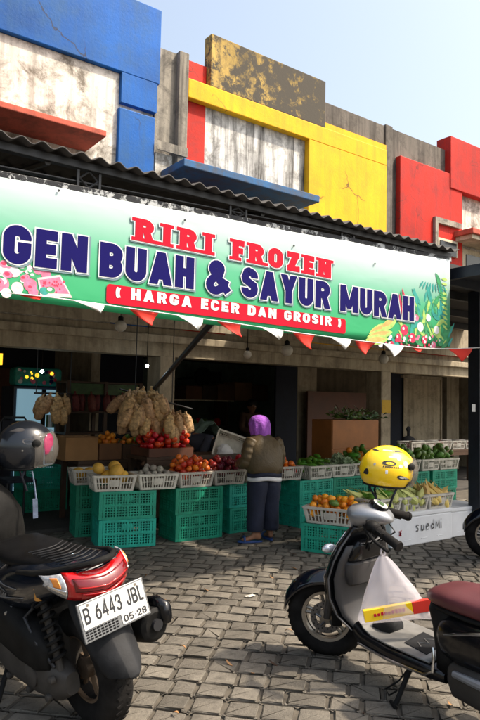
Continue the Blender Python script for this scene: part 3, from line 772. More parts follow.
# printed fruit and vegetables
def disc(mb, px_, py, r, lift, ry=None, a0=0):
    c = BP(px_, py); n = 22
    mb.poly([c+Vector((math.cos(2*math.pi*k/n+a0)*r, -lift, math.sin(2*math.pi*k/n+a0)*(ry or r))) for k in range(n)])
def leaf(mb, px_, py, ln, wd, ang, lift):
    c = BP(px_, py); d = Vector((math.cos(R(ang)), 0, math.sin(R(ang)))); q = Vector((-d.z, 0, d.x)); pts = []
    for k in range(9): s_ = k/8; pts.append(c+d*ln*s_+q*wd*math.sin(math.pi*s_)**.8+Vector((0,-lift,0)))
    for k in range(7, 0, -1): s_ = k/8; pts.append(c+d*ln*s_-q*wd*math.sin(math.pi*s_)**.8+Vector((0,-lift,0)))
    mb.poly(pts)
pr = MB(); lf = .004
def nl():
    global lf; lf += .00002; return lf
for x, y, a in ((6,262,60),(12,259,100),(44,272,40),(30,262,80),(-12,262,90),(-30,268,120)): pr.cur = 2; leaf(pr, x, y, .10, .025, a, nl())
for x, y, r, k in ((-40,282,.05,0),(-25,270,.045,1),(-14,284,.05,0),(2,270,.042,1),(1,284,.045,0),(24,265,.036,0),(38,269,.034,0),(14,271,.038,1),(46,275,.03,0),(30,285,.04,0),(17,288,.036,1),(33,292,.03,0),(6,293,.03,1)):
    pr.cur = 0 if k == 0 else 1; disc(pr, x, y, r, nl())
    if k: pr.cur = 3; disc(pr, x, y, r*.8, nl()); pr.cur = 1; disc(pr, x, y+1, r*.45, nl())
pr.cur = 1; pr.poly([BP(x, y)+Vector((0,-nl(),0)) for x, y in ((37,278),(60,275),(72,298),(40,296))])
L__ = nl(); pr.cur = 0; pr.poly([BP(x, y)+Vector((0,-L__,0)) for x, y in ((39,280),(59,277),(69,294),(42,293))])
for k in range(26):
    pr.cur = 4; disc(pr, rng.uniform(42,64), rng.uniform(281,293), .005, nl(), .007)
pr.cur = 5; disc(pr, 44, 291, .03, nl(), .024)
flat_build(pr, 'fruit_print', [M[k] for k in ('print_pink','print_pale','print_green','text_white','print_crimson','print_teal')], bo)
pr = MB(); lf = .004
g_ = random.Random(11)
for k in range(46):
    x_ = -40+g_.random()*100; y_ = g_.uniform(264,294)-(x_ < 60)*0; 
    if y_ < 262+max(0, x_-10)*.35: continue
    k_ = g_.randrange(4); r_ = g_.uniform(.016,.030)
    pr.cur = (0, 1, 0, 2)[k_]; disc(pr, x_, y_, r_, nl(), r_*g_.uniform(.7,1))
    pr.cur = (1, 3, 4, 3)[k_]; disc(pr, x_-.8, y_-.8, r_*.55, nl(), r_*.4)
flat_build(pr, 'fruit_print', [M[k] for k in ('print_pink','print_pale','print_green','text_white','print_crimson')], bo)
pr = MB(); lf = .004
for k in range(90):
    pr.cur = (0, 1, 0, 3)[k % 4]; leaf(pr, rng.uniform(400,448), rng.uniform(302,349), rng.uniform(.08,.2), rng.uniform(.012,.03), rng.uniform(20,160), nl())
for k in range(11):
    pr.cur = 0; leaf(pr, 446-k*.6, 300-k*2.0, .10, .012, 185-k*4, nl()); pr.cur = 1; leaf(pr, 447, 330-k*5, .09, .014, 150+k*3, nl())
for k in range(9): pr.cur = 3; leaf(pr, 423+k*2.4, 281+k*.5, .09, .012, 230+k*10, nl())
for x, y, r, k in ((404,330,.05,2),(412,338,.045,2),(398,338,.04,2),(420,327,.045,4),(428,318,.035,4),(416,318,.032,5),(436,330,.04,4),(424,340,.04,2),(440,342,.04,0),(391,345,.035,2),(380,344,.03,4),(433,345,.035,5),(410,312,.03,2)):
    pr.cur = k; disc(pr, x, y, r, nl()); pr.cur = 4; disc(pr, x-1, y-1.5, r*.3, nl())
for a, x, y in ((110,408,316),(118,414,322),(100,402,322)): pr.cur = 2; leaf(pr, x, y, .26, .02, a, nl()); pr.cur = 4; leaf(pr, x+2, y, .2, .008, a, nl())
for k in range(40):
    pr.cur = (2, 4, 5)[k % 3]; disc(pr, rng.uniform(372,436), rng.uniform(336,347), rng.uniform(.008,.018), nl())
for x, y, a, ln in ((390,325,200,.30),(392,332,192,.34),(388,339,186,.3),(396,320,205,.22)):
    pr.cur = 1; leaf(pr, x, y, ln, .045, a, nl()); pr.cur = 6; leaf(pr, x-3, y, ln*.8, .022, a, nl())
flat_build(pr, 'vegetable_print', [M[k] for k in ('print_green','print_lime','print_crimson','print_teal','text_white','print_pink','corn_yellow')], bo)
ey = MB()
for px_, py in ((58,191),(184,220.5),(293,246),(374,264)):
    ey.lathe([(.008,-.003),(.008,.003)], BP(px_, py)+Vector((0,-.012,0)), 'Y', 10)
ey.build('eyelet', M['black_steel'], bo)

# ------------------------------------------------------------------ bunting
YP = YB-.07
bu = thing('bunting', 'string of red and white triangular pennants along the lower banner edge', 'bunting', (0, YP, 0))
def bpt(px_): # rope height along the lower banner edge, rising to the right post
    tbl = ((-60,290),(0,294.5),(45,299),(100,306.5),(180,318),(240,326.5),(300,335.5),(350,342),(420,350.5),(450,351.5),(485,350))
    for (a, ya), (b, yb) in zip(tbl, tbl[1:]):
        if px_ <= b: return at(px_, ya+(yb-ya)*(px_-a)/(b-a)-2.5, YP)
    return at(px_, 350, YP)
b = MB(); b.tube([bpt(x) for x in range(-60, 486, 12)], .0035, 5); build_at(b, 'rope', M['flag_white'], bu, bu)
flags = [(-22,0,14,(-8,8)),(14,0,26,(24,1)),(73,1,28,(26,6)),(128,0,28,(22,12)),(176,1,24,(20,10)),(216,0,22,(24,12)),(260,1,20,(18,9)),(292,0,20,(18,16)),(330,1,18,(14,11)),(355,0,18,(9,15)),(383,1,18,(9,14)),(412,0,12,(6,3)),(448,0,22,(12,17))]
for i, (px_, cidx, w_, (dx, dy)) in enumerate(flags):
    A = bpt(px_); B_ = bpt(px_+w_+3); tip = at(px_+dx, 0, YP); 
    q = bpt(px_+dx); hgt = (dy+3)*.0062*q.y/3.8*1.05
    T_ = Vector((at(px_+dx, 330, YP).x, YP-.02, q.z-hgt))
    fb = MB(); rows = []
    for k in range(7):
        s_ = k/6; a = A.lerp(T_, s_); c = B_.lerp(T_, s_); bow = .018*math.sin(math.pi*s_)*(1 if i % 2 else -1)
        rows.append([a.lerp(c, j/4)+Vector((0, bow+.008*math.sin(j*1.7+i)*s_, 0)) for j in range(5)])
    fb.loft(rows, False, False)
    build_at(fb, 'pennant', M['flag_red' if cidx == 0 else 'flag_white'], bu, bu, smooth=True, angle=0, solid=.0016)

# ------------------------------------------------------------------ hanging bulbs and lit lamps
def bulb(px_, py, Y, rpx, label, lit=False):
    p = at(px_, py, Y); d = (p-CP).dot(_f); r = rpx*d/F_PX
    t = thing('hanging_bulb', label, 'bulb', p, group='bulbs hanging under the awning')
    b = MB(); b.ball((0,0,0), r, 16, 10); b.build('globe', M['lit_bulb' if lit else 'bulb_glass'], t, smooth=True)
    b = MB(); b.lathe([(r*.45,r*.85),(r*.45,r*1.5),(r*.2,r*1.7)], n=12); zr = (2.455 if Y > 7.36 else z_f+(z_b-z_f)*(Y-y_f)/(y_b-y_f)-.015)-p.z; b.tube([(0,0,r*1.6),(0,0,zr)], .005, 6); b.build('socket', M['black_matt'], t, smooth=True)
    return t
bulb(120.5, 326, 6.6, 6, 'unlit white globe bulb above the hanging potato nets')
bulb(287, 350.5, 6.6, 6, 'unlit white globe bulb above the purple hijab, further right of two')
bulb(247.5, 354.5, 7.0, 4.2, 'small brownish globe bulb under the lintel between two pillars')
bulb(383.5, 359, 6.9, 5, 'unlit globe bulb at the head of the right pillar')
bulb(147, 366, 7.0, 1.7, 'small glaring white lamp beside the left pillar', True)
bulb(42, 371.5, 7.8, 1.8, 'small glaring white lamp above the fridge sign', True)

# ------------------------------------------------------------------ neighbour's canopy
XC = 5.46
nb = thing('canopy', 'dark flat neighbouring canopy on a square post at the right edge', 'canopy', (XC, 4.2, 0))
b = MB(); b.span(XC, 10.5, 2.35, 4.12, 2.86, 2.90); b.span(XC, XC+.05, 2.35, 4.12, 2.79, 2.86); b.span(XC, 10.5, 4.06, 4.12, 2.78, 2.86)
b.span(XC, 10.5, 2.35, 2.40, 2.78, 2.86)
build_at(b, 'canopy_roof', M['navy_steel'], nb, nb)
P0 = at(477.5, 400, 4.7)
b = MB(); b.span(P0.x-.075, P0.x+.075, 4.62, 4.78, 0, 2.95); build_at(b, 'post', M['navy_steel'], nb, nb, bevel=.006)
b = MB(); q = at(473.5, 408, 4.62); b.span(q.x-.035, q.x+.035, 4.615, 4.618, q.z-.045, q.z+.045); build_at(b, 'sticker', M['sticker_white'], nb, nb)
b = MB(); b.span(XC, 10.5, 4.12, 7.3, 2.96, 3.02); build_at(b, 'rear_roof', M['roof_sheet'], nb, nb)
for yy in (4.9, 5.8, 6.7):
    b = MB(); b.span(XC, 10.5, yy-.03, yy+.03, 2.86, 2.955); build_at(b, 'rafter', M['black_steel'], nb, nb)
b = MB(); b.span(XC+.02, XC+.07, 4.13, 7.3, 2.86, 2.95); build_at(b, 'rafter', M['black_steel'], nb, nb)

# ------------------------------------------------------------------ crates and baskets
CW, CD, CH = .60, .40, .288
def crate_mesh():
    b = MB(); t = .012
    for sx in (-1, 1):
        for sy in (-1, 1): b.box((sx*(CW/2-.018), sy*(CD/2-.018), CH/2), (.036, .036, CH-.004))
    for sy in (-1, 1):
        y = sy*(CD/2-t/2)
        for z, h in ((.016,.030),(CH-.014,.026),(CH*.5,.014)): b.box((0, y, z), (CW-.073, t+.004, h))
        for z in [CH*k/11 for k in range(1, 11)]: b.box((0, y-sy*.002, z), (CW-.073, .006, .0115))
        for k in range(17): b.box(((-.5+(k+.5)/17)*(CW-.08), y-sy*.001, CH/2), (.011 if k % 4 else .024, .010, CH-.02))
        b.box((0, y-sy*.003, CH*.76), (.13, .007, .05))
    for sx in (-1, 1):
        x = sx*(CW/2-t/2)
        for z, h in ((.016,.030),(CH-.014,.026),(CH*.5,.014)): b.box((x, 0, z), (t+.004, CD-.073, h))
        for z in [CH*k/11 for k in range(1, 11)]: b.box((x-sx*.002, 0, z), (.006, CD-.073, .0115))
        for k in range(11): b.box((x-sx*.001, (-.5+(k+.5)/11)*(CD-.08), CH/2), (.010, .011 if k % 3 else .024, CH-.02))
        b.box((x-sx*.003, 0, CH*.76), (.007, .10, .05))
    b.box((0, 0, .022), (CW-.04, CD-.04, .008))
    return b.mesh('crate', M['green_plastic'])
CRATE = crate_mesh()
BW, BD, BH = .45, .34, .165
def basket_mesh(w=BW, d=BD, h=BH):
    b = MB()
    def wall(A, B_, a, b_, nn):     # bottom corners A,B ; top corners a,b ; nn slats
        A, B_, a, b_ = map(Vector, (A, B_, a, b_))
        def P_(s, t): return A.lerp(B_, s).lerp(a.lerp(b_, s), t)
        nrm = (B_-A).cross(a-A).normalized()*.006
        def quad(s0, s1, t0, t1, k=1.0):
            q = [P_(s0,t0), P_(s1,t0), P_(s1,t1), P_(s0,t1)]
            b.loft([[p-nrm*k for p in q], [p+nrm*k for p in q]])
        quad(0, 1, 0, .14); quad(-.0, 1., .86, 1, 2.0); quad(.02, .98, .48, .53, .7)
        for i in range(nn):
            c = (i+.5)/nn; big = (i % 4 == 0)
            hw = (.30 if big else .13)/nn
            quad(max(0, c-hw), min(1, c+hw), .12, .88, .8)
        quad(.38, .62, .30, .72, .9)
        quad(0, .05, .1, .9, 1.2); quad(.95, 1, .1, .9, 1.2)
    k = .86; x, y, X_, Y_ = w/2*k, d/2*k, w/2, d/2
    wall((-x,-y,0),(x,-y,0),(-X_,-Y_,h),(X_,-Y_,h), 13); wall((x,y,0),(-x,y,0),(X_,Y_,h),(-X_,Y_,h), 13)
    wall((x,-y,0),(x,y,0),(X_,-Y_,h),(X_,Y_,h), 9); wall((-x,y,0),(-x,-y,0),(-X_,Y_,h),(-X_,-Y_,h), 9)
    b.box((0, 0, .006), (2*x, 2*y, .008))
    return b.mesh('basket', M['white_plastic'])
BASKET = basket_mesh()
GC, GB_ = 'stacked green vegetable crates', 'white baskets of produce'
def crate(x, y, z, rz, label): return instance('green_crate', CRATE, (x, y, z), (0, 0, R(rz)), label, 'crate', GC)
def basket(x, y, z, rz, label, tilt=0): return instance('white_basket', BASKET, (x, y, z), (R(tilt), 0, R(rz)), label, 'basket', GB_)
def stack(x, y, rz, what, n=2, z=0):
    names = {1: ['single'], 2: ['lower', 'upper']}[n]
    for k in range(n): crate(x+rng.uniform(-.008,.008), y+rng.uniform(-.008,.008), z+k*CH, rz+rng.uniform(-1,1), f'{names[k]} green lattice crate {what}')
    return z+n*CH+.002
zt = stack(3.19, 6.38, -13, 'of the stack under the melon basket')
stack(4.0, 6.33, -3, 'of the stack under the orange red tomatoes')
stack(4.76, 6.44, 2, 'of the stack behind the woman in olive jacket')
stack(5.70, 6.28, 4, 'of the stack under the green peppers')
stack(6.42, 6.36, -4, 'of the stack under the pale lettuce and behind the orange basket')
stack(7.08, 6.36, 2, 'of the stack hidden behind the yellow helmet')
stack(7.74, 6.36, -2, 'of the stack right of the yellow helmet, under mangoes')
stack(8.42, 6.36, 1, 'of the rightmost stack beside the dark canopy post')
stack(3.20, 7.03, -12, 'of the stack left of and behind the melons')
stack(3.12, 8.75, 0, 'of the far stack between black helmet and melons', 2, .03)
orot = -62
oc = Vector((4.64, 5.11, 0)) + Vector((math.cos(R(orot)), math.sin(R(orot)), 0))*.26 + Vector((math.cos(R(orot+90)), math.sin(R(orot+90)), 0))*.19
crate(oc.x, oc.y, 0, orot, 'single green crate standing alone in front, under the orange fruit basket')

# ------------------------------------------------------------------ produce
BALLS = {}
def fruit_mesh(kind):
    if kind in BALLS: return BALLS[kind]
    b = MB()
    if kind == 'melon': b.ball((0,0,0), (1,1,.9), 20, 14, lambda d: 1+.012*math.cos(10*math.atan2(d.y,d.x))); mt = M['melon']
    elif kind in ('tomato','tomato_orange','onion_red','orange','garlic'):
        b.ball((0,0,0), (1,1,.86), 14, 9, lambda d: 1-.10*max(0,d.z)**8+.02*math.cos(5*math.atan2(d.y,d.x))); mt = M[kind]
        if kind != 'garlic' and kind != 'onion_red': b.cur = 1; b.lathe([(.14,.78),(.10,.84),(.04,.87)], n=6)
        else: b.cur = 0; b.lathe([(.2,.75),(.09,1.05),(.05,1.25)], n=8)
    elif kind == 'chili_red': b.ball((0,0,0), (1.0,.9,1.05), 12, 8, lambda d: 1+.08*math.cos(4*math.atan2(d.y,d.x))); mt = M['chili_red']; b.cur = 1; b.lathe([(.12,.9),(.07,1.25)], n=6)
    elif kind == 'mango': b.ball((0,0,0), (1.35,.9,.8), 14, 9, lambda d: 1+.07*d.x*d.y); mt = M['mango']
    elif kind == 'green_veg':
        n = 9; cs = [Vector((-2.3+4.6*k/n, .25*math.sin(k*.5), .22*math.sin(math.pi*k/n))) for k in range(n+1)]
        b.tube(cs, [.15,.55,.68,.72,.7,.72,.68,.6,.42,.12], 9); mt = M['green_veg']
    elif kind in ('corn_husk','corn_yellow'):
        n = 10; cs = [Vector((-2.4+5.2*k/n, .12*math.sin(k), .18*math.sin(k*.7))) for k in range(n+1)]
        b.tube(cs, [.28,.62,.80,.84,.80,.70,.58,.44,.30,.17,.05], 9); mt = M[kind]
        for a in range(4):
            an = a*1.57+.4; q = Vector((0, math.cos(an), math.sin(an)))
            b.loft([[Vector((-1.5,0,0))+q*.84+Vector((0,q.z,-q.y))*s*.5 for s in (-1,0,1)], [Vector((.6,0,0))+q*.95+Vector((0,q.z,-q.y))*s*.38 for s in (-1,0,1)], [Vector((2.2,0,0))+q*.75+Vector((0,q.z,-q.y))*s*.16 for s in (-1,0,1)], [Vector((3.2,0,0))+q*(.55+.2*(a%2))+Vector((0,q.z,-q.y))*s*.03 for s in (-1,0,1)]], False, False)
    elif kind == 'lettuce':
        for k in range(46):
            a = rng.uniform(0, 6.28); t = rng.uniform(-.3, 1.3); d = Vector((math.cos(a)*math.cos(t), math.sin(a)*math.cos(t), math.sin(t)))
            q = d.orthogonal().normalized(); q = Matrix.Rotation(rng.uniform(0,6.28), 3, d) @ q; w2 = d.cross(q)
            c = d*rng.uniform(.55,.95)
            rows = [[c+q*u*.42+w2*v*.42+d*(.22*(u*u+v*v)+.12*math.sin(4*u+k)*v) for u in (-1,-.5,0,.5,1)] for v in (-1,-.3,.3,1)]
            b.loft(rows, False, False)
        mt = M['leafy']
    BALLS[kind] = b.mesh(kind, [mt, M['dark_leaf']], True, 50); return BALLS[kind]
def heap(kind, n, r, c, size, rz, name, label, cat, group, z0, long=False, rise=.10, reff=None, seed=1, kinds=None):
    """drop n pieces one by one into an open basket; every piece rests on those below"""
    g = random.Random(seed); e = reff or r; pl = []
    w, d = size[0]/2-e*.9, size[1]/2-e*.9; cr, sr = math.cos(R(rz)), math.sin(R(rz))
    for k in range(n):
        best = None
        for _ in range(14):
            x, y = g.uniform(-w, w), g.uniform(-d, d); z = z0+e
            for (px_, py, pz) in pl:
                q = (px_-x)**2+(py-y)**2
                if q < 4*e*e: z = max(z, pz+math.sqrt(4*e*e-q)*.9)
            pen = z + rise*((x/max(w,.01))**2+(y/max(d,.01))**2)*.5
            if best is None or pen < best[0]: best = (pen, x, y, z)
        _, x, y, z = best; pl.append((x, y, z))
        kd = kind if not kinds else kinds[g.randrange(len(kinds))]
        if kd[:4] == 'corn': rot = (g.uniform(-.4,.4), g.uniform(-1.0,-.15), R(rz)+g.uniform(.2,2.9))
        elif long: rot = (g.uniform(-.3,.3), g.uniform(-.35,.2), R(rz)+g.gauss(math.pi/2 if long == 'y' else 0, .45))
        else: rot = (g.uniform(-1,1), g.uniform(-1,1), g.uniform(0,6.28))
        s = r*g.uniform(.88, 1.12)
        instance(name, fruit_mesh(kd), (c[0]+x*cr-y*sr, c[1]+x*sr+y*cr, z), rot, label, cat, group, (s, s, s))
ZT = 2*CH+.003; IN = (BW*.92, BD*.92)
yb_ = 6.33
# left row
basket(3.05, 6.97, ZT, -12, 'white basket behind the melon basket, on the stack at the far left')
basket(3.03, 6.38, ZT, -13, 'white basket holding the big yellow melons')
heap('melon', 5, .072, (3.03, 6.38), IN, -13, 'melon', 'round yellow melon heaped in the white basket nearest the left scooter', 'melon', 'yellow melons in the basket', ZT+.055, seed=3, rise=.02)
heap('melon', 3, .066, (3.05, 6.97), IN, -12, 'melon', 'yellow melon in the basket behind the front melon basket', 'melon', 'yellow melons in the rear basket', ZT+.05, seed=8)
basket(3.49, 6.31, ZT, -8, 'white basket of dull pale bulbs between melons and tomatoes')
heap('garlic', 34, .034, (3.49, 6.31), IN, -8, 'garlic_bulb', 'dull pale bulb in the basket between melons and tomatoes', 'garlic', 'pale bulbs in the basket', ZT+.075, seed=4)
basket(3.95, 6.30, ZT, -2, 'white basket of orange red tomatoes right of the pale bulbs')
heap('tomato_orange', 62, .036, (3.95, 6.32), (BW, BD), 0, 'tomato', 'orange red tomato heaped in the white front row basket', 'tomato', 'orange red tomatoes in the front row', ZT+.075, seed=5)
basket(4.41, 6.31, ZT, 0, 'white basket of dark red onions just left of the woman')
heap('onion_red', 64, .034, (4.41, 6.33), (BW, BD), 0, 'red_onion', 'dark red onion heaped in the basket left of the woman', 'onion', 'dark red onions in the basket', ZT+.085, seed=6)
basket(4.87, 6.33, ZT, 2, 'white basket of bright red peppers partly behind the woman')
heap('chili_red', 60, .036, (4.87, 6.35), (BW, BD), 0, 'red_pepper', 'bright red pepper in the basket partly behind the woman', 'pepper', 'bright red peppers in the basket', ZT+.09, seed=7)
basket(5.33, 6.34, ZT, -3, 'white basket of a few orange tomatoes just right of the woman')
heap('tomato_orange', 40, .036, (5.33, 6.36), (BW, BD), 0, 'tomato', 'orange red tomato in the basket just right of the woman', 'tomato', 'orange red tomatoes right of the woman', ZT+.07, seed=44)
# right row
basket(5.79, 6.26, ZT, 4, 'white basket of glossy green peppers right of the woman')
heap('green_veg', 52, .032, (5.79, 6.28), (BW, BD), 4, 'green_pepper', 'glossy long green pepper in the basket right of the woman', 'pepper', 'green peppers in the basket', ZT+.08, 'y', reff=.033, seed=9)
basket(6.25, 6.30, ZT, 0, 'white basket of pale leafy lettuce beside the green peppers')
heap('lettuce', 7, .070, (6.25, 6.32), (BW, BD), 0, 'lettuce', 'pale leafy lettuce in the basket beside the green peppers', 'lettuce', 'pale lettuces in the basket', ZT+.06, reff=.062, rise=.02, seed=10)
basket(6.71, 6.33, ZT, -2, 'white basket of mixed mangoes and oranges left of the yellow helmet')
heap('mango', 38, .042, (6.71, 6.35), (BW, BD), 0, 'mango', 'green or orange fruit in the basket left of the yellow helmet', 'mango', 'mixed fruit left of the yellow helmet', ZT+.07, reff=.044, seed=11, kinds=['mango','mango','orange','green_veg'])
for k, (bx, lab) in enumerate(((7.17,'behind the yellow helmet'),(7.63,'first one right of the yellow helmet'),(8.09,'second one right of the yellow helmet'),(8.55,'last one beside the canopy post'))):
    basket(bx, 6.33, ZT, rng.uniform(-3,3), f'white basket of green mangoes, {lab}')
    heap('mango', 32, .045, (bx, 6.35), (BW, BD), 0, 'mango', f'green mango in the white basket {lab}', 'mango', f'green mangoes {lab}', ZT+.075, reff=.046, seed=20+k)
# front orange basket (on the single crate)
ob = basket(oc.x, oc.y, CH+.003, orot, 'white basket of oranges on the single front crate'); ob.scale = (1.28, 1.12, 1.02)
heap('orange', 60, .038, (oc.x, oc.y), (BW*1.24, BD*1.1), orot, 'orange', 'small orange fruit heaped in the basket on the single front crate', 'orange', 'oranges in the front basket', CH+.06, seed=12, kinds=['orange']*8+['mango'])
# foam boxes with corn on top
FY = 4.70
def foam_box(x0, x1, y0, y1, z0, z1, label):
    t = thing('foam_box', label, 'foam box', ((x0+x1)/2, (y0+y1)/2, z0), group='white foam boxes under the corn')
    w, d, h = x1-x0, y1-y0, z1-z0
    b = MB(); b.span(-w/2, w/2, -d/2, d/2, 0, h*.86); bd = b.build('body', M['foam'], t, bevel=.014)
    b = MB(); b.span(-w/2-.006, w/2+.006, -d/2-.006, d/2+.006, h*.862, h); b.build('lid', M['foam'], t, bevel=.012)
    b = MB()
    for k in range(3): b.span(-w*.3+k*w*.27, -w*.3+k*w*.27+.11, -d/2-.004, -d/2+.004, h*.16, h*.185)
    b.build('moulded_rib', M['foam'], t, bevel=.003)
    return t, w, d, h
t, w, d, h = foam_box(5.50, 6.56, FY, FY+.42, 0, .36, 'white foam box with handwriting on its front, beside the right scooter')
b = MB()
def pen(pts, x, z, s, wd=.010):
    L, Q = strip(pts, wd/s)
    b.add([(x+p[0]*s, -d/2-.0075, z+p[1]*s) for pq in zip(L, Q) for p in pq], [(2*i, 2*i+1, 2*i+3, 2*i+2) for i in range(len(L)-1)])
sz = .085; xx = -.13; zz = h*.40
for gl in ([[(.55,.75),(.3,.85),(.1,.7),(.3,.48),(.5,.3),(.35,.05),(.05,.12)]], [[(.05,.8),(.1,.15),(.35,.05),(.6,.25),(.62,.8)],[(.62,.8),(.68,.05)]],
           [[(.08,.45),(.55,.55),(.5,.8),(.25,.82),(.05,.45),(.2,.08),(.6,.12)]], [[(.6,.65),(.3,.75),(.05,.4),(.25,.05),(.6,.25)],[(.65,1.3),(.62,.05)]],
           [[(.05,.0),(.12,1.0),(.42,.35),(.75,1.05),(.85,.0)]], [[(.15,.85),(.2,.0)],[(.15,1.15),(.17,1.25)]]):
    for st in gl: pen(st, xx, zz, sz)
    xx += sz*1.02
b.build('handwriting', M['ink'], t)
b = MB(); xr = -.41
for k in range(7): pen([(rng.uniform(0,.7), rng.uniform(0,1)) for _ in range(3)], xr, zz-.03, .07, .007)
b.build('scribble', M['text_red'], t)
foam_box(6.575, 7.25, FY+.03, FY+.45, 0, .34, 'second white foam box, plain, half hidden by the black motorcycle')
for bx, by, rz_, lab, lab2, kd in ((5.47, 4.885, 2, 'of mixed green corn nearest the yellow helmet', 'green, in the basket nearest the yellow helmet', ['corn_husk','corn_husk','green_veg']), (5.93, 4.88, 1, 'of pale green corn in the middle of the foam box', 'pale green, in the middle basket', ['corn_husk']), (6.39, 4.885, -1, 'of yellow husked corn at the right end of the foam box', 'yellow, in the right end basket', ['corn_yellow'])):
    basket(bx, by, .362, rz_, f'white basket {lab}')
    heap(kd[0], 19, .054, (bx, by), (BW, BD), rz_, 'corn_cob', f'corn cob in its husk, {lab2}', 'corn', f'corn cobs, {lab2}', .362+.06, 'y' if kd[0] == 'corn_husk' else True, reff=.044, rise=.03, seed=int(bx*10), kinds=kd)

# ------------------------------------------------------------------ tables and goods under the lintel
def table(name, label, x0, x1, y0, y1, z, mat='wood', cat='table'):
    t = thing(name, label, cat, ((x0+x1)/2, (y0+y1)/2, 0)); w, d = x1-x0, y1-y0; fl = .03 if y0 > 7.36 else 0
    b = MB(); b.span(-w/2, w/2, -d/2, d/2, z-.04, z); b.build('top', M[mat], t, bevel=.004)
    b = MB(); b.span(-w/2, w/2, -d/2-.004, -d/2+.02, z-.11, z-.042); b.build('apron', M[mat], t)
    for sx in (-1, 1):
        for sy in (-1, 1):
            b = MB(); b.span(sx*(w/2-.04)-.03, sx*(w/2-.04)+.03, sy*(d/2-.05)-.025, sy*(d/2-.05)+.025, fl, z-.042); b.build('leg', M[mat], t)
    return t
table('display_table', 'dark wooden table carrying the heap of red tomatoes', 3.66, 5.05, 6.78, 7.30, .86)
table('display_table', 'dark wooden table carrying the cardboard box and dark baskets', 3.10, 4.08, 7.45, 8.05, .78)
def carton(x0, x1, y0, y1, z0, z1, mat, label, name='cardboard_box', group=None):
    b = MB(); cx_, cy_ = (x0+x1)/2, (y0+y1)/2; w, d, h = x1-x0, y1-y0, z1-z0
    b.span(-w/2, w/2, -d/2, d/2, 0, h)
    for s in (-1, 1): b.box((0, s*d*.27, h+.006), (w*.99, d*.44, .006), (s*.06, 0, 0))
    o = b.build(name, M[mat], None, bevel=.004); o.location = (cx_, cy_, z0); return tag(o, label, 'box', group)
xl, xr = at(72, 450, 7.5).x, at(98, 450, 7.5).x
carton(xl-.08, xr, 7.5, 7.85, .782, 1.06, 'cardboard', 'brown cardboard box on the dark table left of the hanging nets')
def open_box(x0, x1, y0, y1, z0, h, mat, label, name='dark_basket', cat='basket', group='dark baskets of fruit on the table'):
    b = MB(); w, d = x1-x0, y1-y0; t = .012
    for s in (-1, 1):
        b.span(-w/2, w/2, s*d/2-t/2, s*d/2+t/2, 0, h); b.span(s*w/2-t/2, s*w/2+t/2, -d/2+t/2, d/2-t/2, .001, h-.001)
    b.span(-w/2+t/2, w/2-t/2, -d/2+t/2, d/2-t/2, .002, .014)
    o = b.build(name, M[mat], None); o.location = ((x0+x1)/2, (y0+y1)/2, z0); return tag(o, label, cat, group)
xa, xm, xz = at(99, 450, 7.5).x+.01, at(122, 450, 7.5).x, at(145, 450, 7.5).x
open_box(xa, xm-.01, 7.5, 7.86, .782, .20, 'carton_dark', 'dark box of small oranges right of the cardboard box')
heap('orange', 26, .036, ((xa+xm)/2, 7.68), (xm-xa-.03, .33), 0, 'orange', 'small orange in the dark box right of the cardboard box', 'orange', 'oranges in the dark box', .782+.12, seed=31)
open_box(xm+.01, xz, 7.5, 7.86, .782, .19, 'wood', 'dark box of green fruit between the oranges and the tomato heap')
heap('mango', 20, .036, ((xm+xz)/2, 7.68), (xz-xm-.03, .33), 0, 'green_fruit', 'small green fruit in the dark box left of the tomato heap', 'fruit', 'green fruit in the dark box', .782+.12, seed=32, kinds=['mango','mango','orange'])
xt0, xt1 = at(148, 455, 6.82).x, at(192, 455, 6.82).x
open_box(xt0, xt1, 6.80, 7.26, .862, .10, 'red_board', 'low dark tray heaped with red tomatoes under the nets', 'dark_tray', 'tray')
heap('tomato', 120, .040, ((xt0+xt1)/2, 7.03), (xt1-xt0-.02, .44), 0, 'tomato', 'red tomato in the big heap under the hanging nets', 'tomato', 'red tomatoes in the big heap', .862+.02, seed=33, rise=.05)
# hanging nets
NETS = []
for s in range(3):
    b = MB()
    def fn(d, s=s):
        p = Vector((d.x*3.6, d.y*3.6, d.z*8))+Vector((s*7.1, 0, 0)); dist = noise.voronoi(p)[0]
        sq = (abs(d.x)**3.2+abs(d.y)**3.2+abs(d.z)**3.2)**(-1/3.2)
        return sq*(1.06-.20*dist[0])
    b.ball((0,0,-.14), (.054,.054,.132), 36, 46, fn); b.cur = 0
    b.tube([(0,0,-.02),(0,0,.01),(.004,0,.035)], [.03,.012,.016], 7)
    NETS.append(b.mesh('net_bag', M['net_potato'], True, 0))
NETR = NETS[0].copy(); NETR.materials[0] = M['net_red']
nr = random.Random(5)
def net(px_, py, Y, sc_, me, label, grp, lean=0, hook=True):
    p = at(px_, py, Y); return instance('net_bag', me, p, (nr.uniform(-.3,.3), lean*.85+nr.uniform(-.2,.2), nr.uniform(-.5,.5)), label, 'net bag', grp, (sc_*1.16, sc_*1.16, sc_*1.0))
for (px_, py, Y, l) in ((129,392,7.15,.5),(137,390,7.10,.35),(143,389,7.02,.1),(151,389,7.08,-.1),(157,394,7.00,-.25),(162,397,7.10,-.4),(126,402,7.06,.5),(135,403,6.98,.3),(142,405,6.94,.1),(150,407,6.96,-.2),(158,407,7.12,-.2),(128,413,7.12,.2),(138,414,7.04,.1),(148,416,7.10,0),(132,396,6.98,.6),(146,397,6.95,.2),(154,400,6.97,-.3),(139,409,6.90,.3),(146,413,6.92,-.1),(131,408,6.95,.5),(124,396,7.12,.7),(153,413,7.0,-.2)):
    net(px_, py, Y, 1.0, NETS[nr.randrange(3)], 'net of tan potatoes hanging in the upper left bunch on the pillar', 'potato nets in the left bunch', l)
